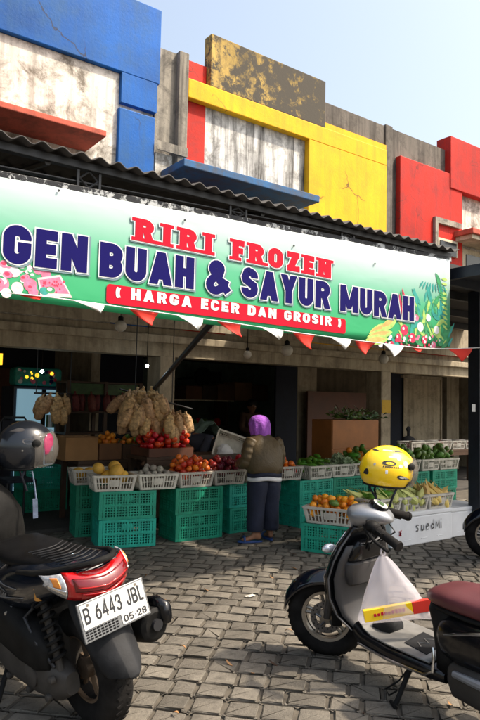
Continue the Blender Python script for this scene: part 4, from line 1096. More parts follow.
for (px_, py, Y, l) in ((166,412,7.0,.15),(173,412,6.95,-.1),(180,413,7.0,-.35),(186,414,7.05,-.4),(162,417,7.1,.25),(169,419,6.92,.1),(177,420,6.93,-.2),(157,421,7.05,.1),(165,424,7.0,0),(183,420,7.1,-.4),(170,414,6.88,.2),(177,414,6.90,-.1),(184,416,6.95,-.5),(173,424,6.9,0),(181,424,6.98,-.2),(160,411,7.05,.4)):
    net(px_, py, Y, .92, NETS[nr.randrange(3)], 'net of tan potatoes hanging in the lower right bunch above the tomatoes', 'potato nets in the right bunch', l)
for (px_, py, Y, l) in ((43,396,8.0,.4),(50,395,7.95,.3),(57,395,7.9,0),(65,396,7.95,-.1),(45,401,7.9,.2),(54,404,7.85,0),(62,405,7.9,0)):
    net(px_, py, Y, .92, NETS[nr.randrange(3)], 'net of tan potatoes hanging at the far left above the black helmet', 'potato nets at the far left', l)
rk = thing('hanging_rail', 'dark steel rail the potato nets hang from', 'rail', at(155, 386, 7.2))
b = MB(); b.tube([at(120,389,7.2)-rk.location, at(192,409,7.2)-rk.location], .012, 8); b.build('bar', M['black_steel'], rk)
for px_, py in ((135,394),(172,403)):
    b = MB(); p = at(px_, py, 7.2)-rk.location; b.tube([p, (p.x, p.y, 2.98-rk.location.z)], .006, 6); b.build('hanger', M['black_steel'], rk)
rk = thing('hanging_rail', 'dark rail above the far left potato nets', 'rail', at(52, 393, 8.0))
b = MB(); b.tube([at(34,393,8.0)-rk.location, at(72,394,8.0)-rk.location], .012, 8); b.build('bar', M['black_steel'], rk)
for px_ in (36, 70):
    b = MB(); p = at(px_, 393, 8.0)-rk.location; b.tube([p, (p.x, p.y, 2.46-rk.location.z)], .006, 6); b.build('hanger', M['black_steel'], rk)
# shelf with red nets, left unit
sx0, sx1 = at(68, 400, 8.7).x, at(140, 400, 8.7).x
sh = thing('shelf_rack', 'dark wooden shelf rack hung with red onion nets in the left room', 'shelf', ((sx0+sx1)/2, 8.9, .03))
W_ = sx1-sx0
for x in (-W_/2, 0, W_/2):
    for y in (-.2, .2):
        b = MB(); b.span(x-.025, x+.025, y-.025, y+.025, 0, 1.75); b.build('upright', M['wood'], sh)
for z in (.55, 1.0, 1.30, 1.72):
    b = MB(); b.span(-W_/2-.03, W_/2+.03, -.22, .22, z, z+.025); b.build('board', M['wood'], sh)
b = MB(); b.span(-W_/2+.03, W_/2-.03, -.19, -.17, 1.56, 1.715); b.build('fascia', M['dark_leaf'], sh)
for k in range(9):
    o = instance('net_bag', NETR, (sx0+.09+k*(W_-.15)/8, 8.68+.05*(k%2), 1.70-.03+.03), (0,.1*(k%3-1),k), 'net of dark red onions hanging from the shelf rack', 'net bag', 'red onion nets on the rack', (.95,)*3); o.location.z = 1.60
# fridge
fx = at(34, 420, 9.3)
fr = thing('display_fridge', 'tall dark display fridge with a lit pale blue door and colourful header', 'fridge', (fx.x, 9.5, .03))
b = MB(); b.span(-.33, .33, -.28, .3, 0, 1.66); b.build('body', M['fridge_body'], fr, bevel=.01)
dr = MB(); dr.span(-.29, .29, -.325, -.285, .2, 1.62); dr = dr.build('door', M['lit_door'], fr)
b = MB(); b.span(.05, .11, -.345, -.327, .2, 1.62); b.build('handle', M['black_matt'], dr)
b = MB()
for k in range(5):
    for j in range(5): b.cur = rng.randrange(4); b.span(.13+j*.03, .155+j*.03, -.34, -.327, .3+k*.26, .48+k*.26)
b.build('goods', [M['print_teal'], M['dark_leaf'], M['sticker_white'], M['text_blue']], dr)
b = MB(); b.span(-.33, .36, -.30, .0, 1.665, 1.93); hd = b.build('header', M['print_teal'], fr, bevel=.05)
b = MB()
for k in range(26):
    b.cur = k % 5; c = Vector((rng.uniform(-.28,.3), -.302-.0006*k, rng.uniform(1.70,1.89))); r_ = rng.uniform(.012,.035)
    b.poly([c+Vector((math.cos(a*.63)*r_, 0, math.sin(a*.63)*r_)) for a in range(10)])
flat_build(b, 'printed_pattern', [M[q] for q in ('lit_sign','print_crimson','print_pink','text_blue','text_white')], hd)
q = at(0, 359, 8.2); b = MB(); b.span(q.x-.25, q.x+.03, 8.2, 8.26, q.z-.07, q.z+.07); tag(b.build('lit_sign', M['lit_sign']), 'small glowing amber sign at the far left edge under the lintel', 'sign')
q = at(14, 420, 8.4)
ch = thing('chair', 'dark metal framed chair back at the far left beside the fridge', 'chair', (q.x, 8.4, .03))
b = MB(); b.tube([(-.17,0,0),(-.17,0,1.18),(-.13,0,1.24),(.13,0,1.24),(.17,0,1.18),(.17,0,0)], .015, 8); b.build('frame', M['black_steel'], ch, smooth=True)
b = MB(); b.span(-.15, .15, -.02, .02, .92, 1.2); b.build('backrest', M['black_cloth'], ch, bevel=.01)
b = MB(); b.span(-.18, .18, -.42, .0, .46, .50); b.build('seat', M['black_cloth'], ch, bevel=.01)
for sx in (-1, 1):
    b = MB(); b.tube([(sx*.17,-.40,0),(sx*.17,-.40,.46)], .014, 8); b.build('leg', M['black_steel'], ch)
q = at(20, 400, 10.9); b = MB(); b.span(q.x-1.2, q.x+.7, 10.9, 10.96, .03, 2.0); tag(b.build('wooden_door', M['red_board']), 'dark red brown door panel behind the fridge', 'door')
# back room shelf with cartons (middle opening)
zs = at(210, 400, 11.6).z
bs_ = thing('wall_shelf', 'long pale shelf board along the green back wall', 'shelf', (6.9, 11.8, zs))
b = MB(); b.span(-1.6, 1.4, -.3, .35, -.03, 0); b.build('board', M['cream'], bs_)
for x in (-1.5, 0, 1.3):
    b = MB(); b.span(x-.02, x+.02, -.2, .3, -zs+.03, -.031); b.build('upright', M['wood'], bs_)
x = at(186, 390, 11.55).x
for k, (w, hh, mt, lb_) in enumerate(((.40,.28,'carton_dark','first carton from the left'),(.36,.30,'wood','second carton from the left, darker'),(.44,.34,'carton_dark','third carton from the left'),(.46,.40,'cardboard','tallest brown carton'),(.44,.36,'carton_dark','last carton on the right'))):
    carton(x, x+w, 11.55, 12.0, zs+.001, zs+hh, mt, f'{lb_} on the shelf along the green wall', 'carton', 'cartons on the wall shelf'); x += w+.02
zl = zs-.55
b = MB(); b.span(-1.55, 1.35, -.25, .3, -.03, 0); o = b.build('board', M['wood'], bs_); o.location = (0, 0, -.55)
nr2 = random.Random(3)
for k in range(16):
    xx = 5.55+k*.16
    instance('wrapped_bundle', fruit_mesh('mango' if k % 3 else 'chili_red'), (xx, 11.62, zl+.08), (0, 0, nr2.uniform(0, 6)), 'small dim bundle on the low shelf along the green wall', 'bundle', 'bundles on the low shelf', (.085,)*3)
fq = at(202, 377, 12.0)
fn_ = thing('wall_fan', 'black fan fixed high on the pale green wall', 'fan', fq)
b = MB(); b.lathe([(.05,-.1),(.2,-.09),(.22,-.03),(.2,.02),(.05,.05)], axis='Y', n=20); b.build('cage', M['black_matt'], fn_, smooth=True)
b = MB(); b.span(.2, .48, -.08, .06, -.11, .13); b.build('motor_box', M['black_matt'], fn_, bevel=.02)
b = MB(); b.tube([(0,.05,0),(0,1.0,-.02)], .03, 8); b.build('arm', M['black_matt'], fn_)
tp = thing('plastic_sheet', 'crumpled pale green plastic sheet beside the tomato heap', 'sheet', at(205, 429, 8.15))
b = MB(); rows = []
for j in range(12):
    rows.append([Vector(((i/15-.5)*.55, (j/11-.5)*.35, .10*noise.noise((i*.35, j*.4, 1))+.16*math.exp(-((i-8)/4)**2)-.06)) for i in range(16)])
b.loft(rows, False, False); b.build('sheet', M['tarp'], tp, smooth=True, angle=0, solid=.004)
b = MB(); b.span(-.35, .35, -.22, .25, -(tp.location.z-.03), -.14); b.build('stand', M['wood'], tp)
q = at(228, 449, 7.0)
wb = basket(q.x, q.y, q.z, -25, 'white basket tipped up on its side beside the stooping person'); wb.rotation_euler = (R(75), R(18), R(-25)); wb.scale = (.95,1,1)
ws = thing('white_sack', 'crumpled white sack lying in the tipped basket', 'sack', at(225, 453, 6.93))
b = MB(); b.ball((0,0,0), (.11,.06,.11), 18, 12, lambda d: 1+.35*noise.noise(d*2.6)); b.build('cloth', M['shirt_white'], ws, smooth=True)
table('side_table', 'dark table behind the red onions carrying the tipped basket', 4.95, 5.75, 6.85, 7.25, q.z-.17)
# middle / right room
def panel(name, label, cat, p0, p1, Y, z0, mat, th=.05):
    a, b_ = at(*p0, Y), at(*p1, Y); b = MB(); b.span(a.x, b_.x, Y, Y+th, z0, a.z); return tag(b.build(name, M[mat]), label, cat)
panel('dark_gap_filler', 'black curtain closing the dark opening between the shop rooms', 'filler', (277,340), (298,340), 9.2, .03, 'black_cloth')  # black sheet added, the darkness of an open doorway put into its colour
a = at(298,360,9.5); b_ = at(317,360,9.5); ip('inner_pillar', a.x, b_.x, 9.5, 9.8, .03, 2.455, 'shop_wall')
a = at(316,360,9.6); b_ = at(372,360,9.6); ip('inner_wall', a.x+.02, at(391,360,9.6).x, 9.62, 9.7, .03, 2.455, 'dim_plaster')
panel('plywood_board', 'dark red brown board leaning behind the orange cabinet', 'board', (308,391), (369,392), 9.3, .03, 'red_board')
ca_, cb_ = at(332.5,420,6.88), at(379,420,6.88)
cab = thing('wooden_cabinet', 'orange brown plywood cabinet left of the right pillar', 'cabinet', ((ca_.x+cb_.x)/2, 6.88, .0)); w = (cb_.x-ca_.x)/2
b = MB(); b.span(-w, w, .012, .44, .004, ca_.z); b.build('body', M['plywood'], cab, bevel=.006)
for z0, z1 in ((.0,.44),(.45,.86),(.87,ca_.z-.005)):
    b = MB(); b.span(-w+.01, w-.01, 0, .011, z0+.004, z1); b.build('drawer_front', M['plywood'], cab, bevel=.003)
pz = ca_.z
for k, (px_, sc_, lab) in enumerate(((350,1.0,'bushy dark leafy greens on top of the orange cabinet'),(367,.75,'small dark leafy plant at the right end of the cabinet top'))):
    c = at(px_, 417, 7.08); t = thing('leafy_plant', lab, 'plant', (c.x, 7.1, pz))
    b = MB(); g = random.Random(k)
    for i in range(150 if k == 0 else 60):
        d = Vector((g.gauss(0,.9), g.gauss(0,.5), abs(g.gauss(.3,.5)))).normalized(); ln = g.uniform(.1,.34)*sc_
        p = Vector((g.uniform(-.22,.22)*sc_, g.uniform(-.1,.1), .02))+d*ln*.5; q_ = d.orthogonal().normalized()*.022; e_ = p+d*.10+Vector((0,0,-.02)); mm_ = (p+e_)/2+Vector((0,0,.015))
        b.add([p, mm_+q_, e_, mm_-q_], [(0,1,2,3)])
    b.build('leaves', M['dark_leaf'] if k else M['mango'], t)
    b = MB(); b.lathe([(.05,0),(.08,.03),(.07,.06)], n=12); b.build('tied_base', M['dark_leaf'], t)
# folding gate in the right room
g0, g1 = at(404,378,9.4), at(440,378,9.4)
ft = thing('folding_gate', 'closed beige folding metal gate in the right hand room', 'gate', ((g0.x+g1.x)/2, 9.4, .03)); w = (g1.x-g0.x)/2
nfold = 22; rr = []
for i in range(nfold+1):
    x = -w+2*w*i/nfold; rr.append((x, .05 if i % 2 else 0))
b = MB(); b.loft([[Vector((x, y, 0)) for x, y in rr], [Vector((x, y, g0.z-.03)) for x, y in rr]], False, False); b.build('leaf', M['cream'], ft, solid=.006)
b = MB(); b.span(-w-.05, w+.05, -.03, .09, g0.z-.028, g0.z+.04); b.span(w+.002, w+.05, -.03, .09, 0, g0.z-.03); b.build('frame', M['shop_wall'], ft)
a = at(447,380,9.7); b_ = at(459,380,9.7); ip('inner_pillar', a.x, b_.x, 9.7, 10, .03, 2.455, 'shop_wall')
a = at(440,380,10.2); ip('inner_wall', a.x-.3, 14.4, 10.2, 10.3, .03, 1.25, 'shop_wall')
panel('dark_gap_filler', 'black panel filling the dark gap between the right pillar and the folding gate', 'filler', (390,370), (404,370), 9.45, .03, 'black_cloth')  # dark gap closed by an added black sheet
# white basket rows at the back right
tz = at(430, 450, 8.2).z
table('display_table', 'dark table at the back right carrying a row of white baskets', 8.85, 11.9, 8.05, 8.55, tz)
for k in range(5):
    p = at(415+k*13.5, 449, 8.2); c_ = basket(p.x, 8.28, tz+.002, rng.uniform(-3,3), ('white basket on the dark back table, ' + ('first','second','middle','fourth','last')[k] + ' from the left of its row')); c_.scale = (1,1,1.05)
    heap('chili_red' if k > 1 else 'onion_red', 10, .04, (p.x, 8.28), (BW, BD), 0, 'red_fruit', 'dim red fruit in a basket on the dark back table', 'fruit', 'red fruit on the back table', tz+.05, seed=60+k)
dk = thing('covered_scale', 'dark covered weighing scale silhouetted before the folding gate', 'scale', (at(423,436,8.3).x, 8.66, .03))
b = MB(); b.span(-.2, .2, -.1, .14, 0, tz); b.build('stand', M['black_cloth'], dk)
b = MB(); b.ball((0,0,tz+.1), (.19,.12,.13), 16, 10); b.lathe([(.03,tz+.2),(.03,tz+.33)], n=10); b.ball((0,0,tz+.36), (.06,.04,.06), 12, 8); b.build('cover', M['bag_knot'], dk, smooth=True)

# ------------------------------------------------------------------ people
def hand_chain(V, E_, wrist_i, wr, d, n, side):
    """palm and five separate curled fingers; d = pointing direction, n = back of the hand"""
    d = d.normalized(); q = d.cross(n).normalized()*side; n = q.cross(d).normalized()*side
    V.append((*(wr+d*.035), .026, .016)); p1 = len(V)-1; E_.append((wrist_i, p1))
    V.append((*(wr+d*.075), .030, .014)); p2 = len(V)-1; E_.append((p1, p2))
    for k, (o, l) in enumerate(((-.027,.062),(-.009,.074),(.009,.070),(.026,.055))):
        a = wr+d*.088+q*o; V.append((*a, .0088)); i0 = len(V)-1; E_.append((p2, i0))
        b = a+d*l*.5-n*l*.16; V.append((*b, .0082)); i1 = len(V)-1; E_.append((i0, i1))
        c = b+d*l*.36-n*l*.36; V.append((*c, .0068)); i2 = len(V)-1; E_.append((i1, i2))
    a = wr+d*.040-q*.034; V.append((*a, .011)); i0 = len(V)-1; E_.append((p1, i0))
    b = a+d*.030-q*.018-n*.01; V.append((*b, .0095)); i1 = len(V)-1; E_.append((i0, i1))
    c = b+d*.026-q*.004-n*.012; V.append((*c, .0078)); V_i = len(V)-1; E_.append((i1, V_i))
def body(root, J, face, k=1.0):
    V = []; E_ = []
    def add(p, r, frm=None, r2=None):
        V.append((*p, r, r2 or r)); 
        if frm is not None: E_.append((frm, len(V)-1))
        return len(V)-1
    f = Vector(face).normalized(); P_ = {a: Vector(b) for a, b in J.items()}
    pel = add(P_['pelvis'], .115*k); bel = add(P_['pelvis'].lerp(P_['chest'], .45), .11*k, pel); ch_ = add(P_['chest'], .125*k, bel)
    nk = add(P_['neck'], .05*k, ch_); hb = add(P_['neck'].lerp(P_['head'], .45)+f*.012, .062*k, nk); hd = add(P_['head'], .088*k, hb)
    cr = add(P_['head']+(P_['head']-P_['neck']).normalized()*.065, .062*k, hd)
    up = (P_['head']-P_['neck']).normalized()
    add(P_['head']+f*.098-up*.022, .013, hd)                                     # nose
    sd = f.cross(up).normalized()
    for s in (-1, 1): add(P_['head']+sd*s*.092-up*.015-f*.01, .017, hd)            # ears
    for s in 'lr':
        sgn = 1 if s == 'l' else -1
        sh = add(P_['sh'+s], .052*k, ch_); el = add(P_['el'+s], .040*k, sh); fo = add(P_['el'+s].lerp(P_['wr'+s], .4), .037*k, el); wr = add(P_['wr'+s], .025*k, fo)
        d = (P_['wr'+s]-P_['el'+s]).normalized(); hand_chain(V, E_, wr, P_['wr'+s], d+Vector((0,0,-.25)), Vector((0,0,1)), -sgn)
        hp = add(P_['hip'+s], .085*k, pel); kn = add(P_['kn'+s], .056*k, hp); cf = add(P_['kn'+s].lerp(P_['an'+s], .3), .054*k, kn); an = add(P_['an'+s], .034*k, cf)
        t = Vector(J.get('toe'+s, P_['an'+s]+f*.18)); t.z = P_['an'+s].z-.055
        m_ = P_['an'+s].lerp(t, .5); m_.z = P_['an'+s].z-.045
        hl = P_['an'+s]-(t-P_['an'+s]).normalized()*.04; hl.z = P_['an'+s].z-.05
        add(hl, .028*k, an); mi = add(m_, .036*k, an, .026*k); add(t, .030*k, mi, .016*k)
    o = skin_obj('body', V, E_, M['skin'], root, 1)
    for s in (-1, 1):
        b = MB(); b.ball(P_['head']+f*.083+sd*s*.034+up*.006, (.012,)*3, 10, 8); b.build('eye', M['sticker_white'], root, smooth=True)
    b = MB(); c = P_['head']+f*.090-up*.052; b.tube([c-sd*.024-f*.004, c+f*.002, c+sd*.024-f*.004], [.004,.007,.004], 8); b.build('mouth', M['maroon'], root, smooth=True)
    return o
def rel(pts, o): return {a: tuple(Vector(b)-o) for a, b in pts.items()}

wl_ = Vector((4.55, 5.70, 0))
wm = thing('person', 'woman in purple headscarf and olive jacket standing with her back to the street', 'person', wl_, (0, 0, R(-4)))
J = dict(pelvis=(0,0,.70), chest=(0,.03,.98), neck=(0,.075,1.15), head=(0,.115,1.265),
    shl=(-.165,.03,1.09), ell=(-.235,.03,.87), wrl=(-.17,.24,.86), shr=(.165,.03,1.09), elr=(.235,.03,.87), wrr=(.17,.24,.86),
    hipl=(-.085,0,.65), knl=(-.085,.015,.38), anl=(-.09,-.01,.085), toel=(-.25,.06,.03), hipr=(.085,0,.65), knr=(.10,.03,.38), anr=(.115,.03,.085), toer=(.16,.20,.03))
body(wm, J, (0,1,-.3))
def cloth_noise(p, a=.010, s=9): return a*noise.noise(Vector(p)*s)
jb = MB(); rings = []
for z, hw, hd, yc in ((.715,.178,.145,0),(.735,.192,.158,0),(.75,.186,.152,0),(.775,.213,.175,0),(.85,.232,.187,.005),(.95,.236,.185,.02),(1.03,.228,.17,.035),(1.09,.205,.150,.045),(1.135,.16,.120,.06),(1.165,.105,.09,.078),(1.19,.080,.078,.09),(1.20,.07,.07,.09)):
    rg = []
    for k in range(28):
        a = 2*math.pi*k/28; w = 1+.030*math.sin(z*46+3*math.sin(a*2))*(1 if z < 1.1 else .4)+.035*noise.noise((math.cos(a)*2.2, math.sin(a)*2.2, z*10))+.018*noise.noise((math.cos(a)*5, math.sin(a)*5, z*22))
        rg.append(Vector((hw*math.cos(a)*w, yc+hd*math.sin(a)*w, z+.006*math.sin(a*5))))
    rings.append(rg)
jb.loft(rings)
for s in (-1, 1):
    pts = [(s*.140,.03,1.110),(s*.178,.025,1.06),(s*.200,.02,.99),(s*.214,.02,.92),(s*.222,.04,.870),(s*.215,.09,.850),(s*.195,.16,.848),(s*.178,.215,.857),(s*.175,.228,.859)]
    n_ = 40; fine = []; rr = []
    base = [.075,.084,.080,.075,.074,.068,.060,.053,.047]
    for i in range(n_):
        t = i/(n_-1)*(len(pts)-1); k = min(int(t), len(pts)-2); u = t-k
        fine.append(Vector(pts[k]).lerp(Vector(pts[k+1]), u)); rr.append((base[k]*(1-u)+base[k+1]*u)*(1+.05*math.sin(i*1.5+s)+.03*math.sin(i*.7)))
    jb.tube(fine, rr, 16)
jb.build('jacket', M['jacket'], wm, smooth=True, angle=0, subsurf=1)
sb = MB(); rings = []
for z, k_ in ((.672,1.0),(.69,1.02),(.712,.99),(.73,.9)):
    rings.append([Vector((.196*k_*math.cos(a)*(1+.03*math.sin(a*7)), .162*k_*math.sin(a)*(1+.03*math.sin(a*7)), z+.010*math.sin(a*3+1))) for a in [2*math.pi*q/40 for q in range(40)]])
sb.loft(rings, False); sb.build('shirt_hem', M['shirt_white'], wm, smooth=True, angle=0, solid=.006)
sb = MB(); sb.loft([[Vector((p.x*.985, p.y*.985, p.z+.026)) for p in rings[1]], [Vector((p.x*.98, p.y*.98, p.z+.07)) for p in rings[1]]], False); sb.build('shirt_band', M['navy_cloth'], wm, smooth=True, angle=0, solid=.006)
tb = MB(); rings = []
for s in (-1, 1):
    rings = []
    for z, cx_, cy_, r1, r2 in ((.70,.075,0,.115,.140),(.62,.085,0,.112,.135),(.52,.092,.005,.106,.12),(.40,.094,.015,.098,.108),(.28,.098,.012,.094,.104),(.18,.102,.01,.092,.102),(.125,.104,.01,.090,.098),(.118,.104,.01,.080,.09)):
        rg = []
        for k in range(24):
            a = 2*math.pi*k/24; w = 1+.04*noise.noise((math.cos(a)*1.7+s*5, math.sin(a)*1.7, z*5))+.022*math.sin(a*4+z*17)
            rg.append(Vector((s*cx_+r1*w*math.cos(a), cy_+r2*w*math.sin(a), z)))
        rings.append(rg)
    tb.loft(rings)
tb.build('trousers', M['navy_cloth'], wm, smooth=True, angle=0, subsurf=1)
hb_ = MB(); rings = []
for z, hw, hd, yc in ((1.150,.092,.088,.085),(1.165,.104,.100,.088),(1.20,.110,.112,.095),(1.245,.116,.124,.105),(1.29,.117,.126,.115),(1.33,.108,.117,.12),(1.36,.088,.097,.12),(1.380,.055,.062,.12),(1.388,.015,.018,.12)):
    rings.append([Vector((hw*math.cos(a)*(1+fo*math.cos(8*a+1+2*math.sin(2*a))), yc+hd*math.sin(a)*(1+fo*math.cos(8*a+1+2*math.sin(2*a))), z-.02*max(0, math.sin(a))*(z < 1.2)))
        for fo in ((.075 if z < 1.22 else .045 if z < 1.32 else .015),) for a in [2*math.pi*q/54 for q in range(54)]])
hb_.loft(rings); hb_.build('headscarf', M['hijab'], wm, smooth=True, angle=0)
for s, an, toe in ((-1,(-.09,-.01),(-.25,.06)),(1,(.115,.03),(.16,.20))):
    d = Vector((toe[0]-an[0], toe[1]-an[1], 0)).normalized(); q = Vector((-d.y, d.x, 0)); c = Vector((an[0], an[1], 0))
    b = MB(); out = []
    for k in range(24):
        a = 2*math.pi*k/24; l = math.cos(a); w = math.sin(a)
        out.append(c+d*(.075+.14*l)+q*(.046+.010*l)*w)
    b.loft([[p+Vector((0,0,.002)) for p in out], [p+Vector((0,0,.020)) for p in out]]); sl = b.build('sandal', M['blue_rubber'], wm, bevel=.004)
    b = MB(); m_ = c+d*.14
    b.tube([m_+q*.05+Vector((0,0,.018)), m_+q*.035+Vector((0,0,.06)), m_+Vector((0,0,.068)), m_-q*.035+Vector((0,0,.06)), m_-q*.05+Vector((0,0,.018))], .012, 8); b.build('strap', M['blue_rubber'], sl, smooth=True)

def dim_person(label, pts, face, top, legs, hair_scale=1.0, cap=False):
    o = Vector((pts['pelvis'][0], pts['pelvis'][1], .03)); t = thing('person', label, 'person', o)
    J = rel(pts, o); body(t, J, face)
    P_ = {a: Vector(b) for a, b in J.items()}; f = Vector(face).normalized()
    V = []; E_ = []
    def add(p, r, frm=None):
        V.append((*p, r)); 
        if frm is not None: E_.append((frm, len(V)-1))
        return len(V)-1
    a = add(P_['pelvis'], .145); b_ = add(P_['pelvis'].lerp(P_['chest'], .5), .15, a); c = add(P_['chest'], .155, b_); add(P_['chest'].lerp(P_['neck'], .72), .085, c)
    for s in 'lr':
        s1 = add(P_['sh'+s], .082, c); e1 = add(P_['el'+s], .066, s1); add(P_['el'+s].lerp(P_['wr'+s], .9), .045, e1)
    skin_obj('jacket', V, E_, M[top], t, 2)
    V = []; E_ = []; a = add(P_['pelvis']-Vector((0,0,.01)), .14)
    for s in 'lr':
        h_ = add(P_['hip'+s], .10, a); k_ = add(P_['kn'+s], .08, h_); add(P_['an'+s]+Vector((0,0,.03)), .065, k_)
    skin_obj('trousers', V, E_, M[legs], t, 2)
    up = (P_['head']-P_['neck']).normalized()
    b = MB(); rot = up.to_track_quat('Z', 'Y').to_matrix()
    b.ball((0,0,0), (.108,.108,.098), 20, 12); b.v = [tuple(rot @ Vector(p) + P_['head']+up*.035-f*.028) for p in b.v]
    b.build('hair' if not cap else 'knit_cap', M['hair' if not cap else 'black_cloth'], t, smooth=True)
    return t
def A(px_, py, Y): return tuple(at(px_, py, Y))
p = Vector(at(187, 452, 7.72)); c = Vector(at(200, 440, 7.60)); n_ = Vector(at(209, 440, 7.50)); h = Vector(at(215, 445, 7.42))
dim_person('stooping person in a dark jacket and black cap reaching over the tomatoes', dict(pelvis=p, chest=c, neck=n_, head=h,
    shl=c+Vector((-.05,.17,.04)), ell=Vector(at(206,452,7.62)), wrl=Vector(at(214,457,7.36)), shr=c+Vector((.05,-.16,.02)), elr=Vector(at(201,455,7.42)), wrr=Vector(at(217,458,7.30)),
    hipl=p+Vector((-.05,.09,-.06)), knl=Vector((p.x-.02,p.y+.10,.46)), anl=Vector((p.x-.05,p.y+.1,.115)), hipr=p+Vector((.05,-.08,-.06)), knr=Vector((p.x+.05,p.y-.05,.46)), anr=Vector((p.x,p.y-.06,.115))),
    (.55,-.45,-.6), 'dark_jacket', 'black_cloth', cap=True)
h = Vector(at(252, 406, 10.2)); x, y = h.x, h.y; g = h.z-1.55
dim_person('person in brown clothes standing in the dim back of the shop behind the woman', dict(pelvis=(x-.02,y+.03,.92), chest=(x-.01,y+.03,1.2), neck=(x,y+.02,h.z-.16), head=h,
    shl=(x+.18,y+.03,1.28), ell=(x+.25,y,1.02), wrl=(x+.14,y-.2,.95), shr=(x-.19,y+.03,1.28), elr=(x-.25,y,1.02), wrr=(x-.12,y-.2,.95),
    hipl=(x+.09,y+.03,.85), knl=(x+.1,y+.01,.48), anl=(x+.1,y+.03,.115), hipr=(x-.09,y+.03,.85), knr=(x-.1,y+.01,.48), anr=(x-.1,y+.03,.115)),
    (-.25,-1,-.1), 'brown_cloth', 'black_cloth')

# ------------------------------------------------------------------ scooters
def wheel(par, x, rr, r, sq, tyre_name='wheel', spoke=6, rim='alloy', disc=False, off=None, tread=True):
    Rr = rr+r; zc = Rr
    b = MB(); b.torus((0,0,0), rr, r, 'Y', 56, 14, sq)
    if tread:
        for k in range(40):
            a = 2*math.pi*k/40
            for s in (-1, 1):
                q = Matrix.Rotation(-a-(.05 if s > 0 else 0), 3, 'Y'); c = q @ Vector((rr+r*.94, s*r*sq*.24, 0))
                b.box(c, (r*.10, r*sq*.40, .016), q @ Matrix.Rotation(s*.5, 3, 'X'))
    w = b.build(tyre_name, M['rubber'], par, smooth=True, angle=50)
    w.location = off if off is not None else (x, 0, zc)
    b = MB(); ri = rr-r*.62
    b.lathe([(ri+.012,-r*.72),(ri+.014,-r*.55),(ri-.010,-r*.40),(ri-.012,r*.40),(ri+.014,r*.55),(ri+.012,r*.72),(ri-.018,r*.68),(ri-.022,-r*.68),(ri+.012,-r*.72)], axis='Y', n=44, cap=False)
    for k in range(spoke):
        a = 2*math.pi*k/spoke+.2
        for da in (-.13, .13):
            b.tube([(math.cos(a+da*1.6)*.035, 0, math.sin(a+da*1.6)*.035), (math.cos(a+da)*ri*.6, .004, math.sin(a+da)*ri*.6), (math.cos(a+da*.8)*(ri-.012), 0, math.sin(a+da*.8)*(ri-.012))], [.015,.010,.011], 6)
    b.lathe([(.02,-.045),(.042,-.04),(.045,.04),(.02,.045)], axis='Y', n=20)
    b.build('rim', M[rim], w, smooth=True, angle=40)
    if disc:
        b = MB(); ro = ri*.62
        b.lathe([(ro,.050),(ro,.054),(ro*.62,.054),(ro*.62,.050),(ro,.050)], axis='Y', n=36, cap=False)
        for k in range(5):
            a = k*1.2566; b.tube([(math.cos(a)*.03,.05,math.sin(a)*.03),(math.cos(a+.3)*ro*.66,.052,math.sin(a+.3)*ro*.66)], .007, 6)
        b.build('brake_disc', M['brake_steel'], w)
        b = MB()
        for k in range(26):
            a = k*2*math.pi/26; rad = ro*(.72 if k % 2 else .88); b.lathe([(.0055,.0545),(.0055,.0555)], (math.cos(a)*rad,0,math.sin(a)*rad), 'Y', 8)
        b.build('disc_hole', M['ink'], w)
    return w
def bodyloft(secs, n=24, e=2.6, cap=True):
    b = MB(); b.loft([sring((x, (s[4] if len(s) > 4 else 0), zc), hw, hh, n, e) for s in secs for (x, zc, hw, hh) in (s[:4],)], cap); return b
def helix(p0, p1, r, turns, wr, n=14):
    p0, p1 = Vector(p0), Vector(p1); d = p1-p0; a = d.orthogonal().normalized(); b_ = d.cross(a).normalized(); pts = []
    for k in range(int(turns*n)+1):
        t = k/(turns*n); an = 2*math.pi*k/n; pts.append(p0+d*t+(a*math.cos(an)+b_*math.sin(an))*r)
    b = MB(); b.tube(pts, wr, 6); return b

# left scooter: seen from behind
NS = 1.10
nm = thing('scooter', 'black maxi scooter at the left seen from behind with red tail light and plate', 'scooter', (1.375, 2.94, .0), (R(-11), 0, R(97)), 'scooters parked on the paving', NS)
wheel(nm, 0, .190, .066, 1.08, rim='bronze_alloy')
wheel(nm, 1.34, .190, .060, 1.0, rim='bronze_alloy', disc=True)
NB = [(-.18,.700,.085,.022),(-.155,.695,.130,.042),(-.10,.683,.158,.060),(.0,.655,.176,.080),(.12,.612,.190,.112),(.32,.572,.192,.132),(.5,.52,.172,.13),(.66,.47,.15,.12),(.70,.45,.12,.10)]
bodyloft(NB, 28).build('rear_body', M['navy_gloss'], nm, smooth=True, angle=0)
def nsurf(x, z):
    for (a, b_) in zip(NB, NB[1:]):
        if a[0] <= x <= b_[0]:
            t = (x-a[0])/(b_[0]-a[0]); zc = a[1]+(b_[1]-a[1])*t; hw = a[2]+(b_[2]-a[2])*t; hh = a[3]+(b_[3]-a[3])*t
            return hw*max(0, 1-min(1, abs(z-zc)/hh)**2.6)**(1/2.6)
    return .15
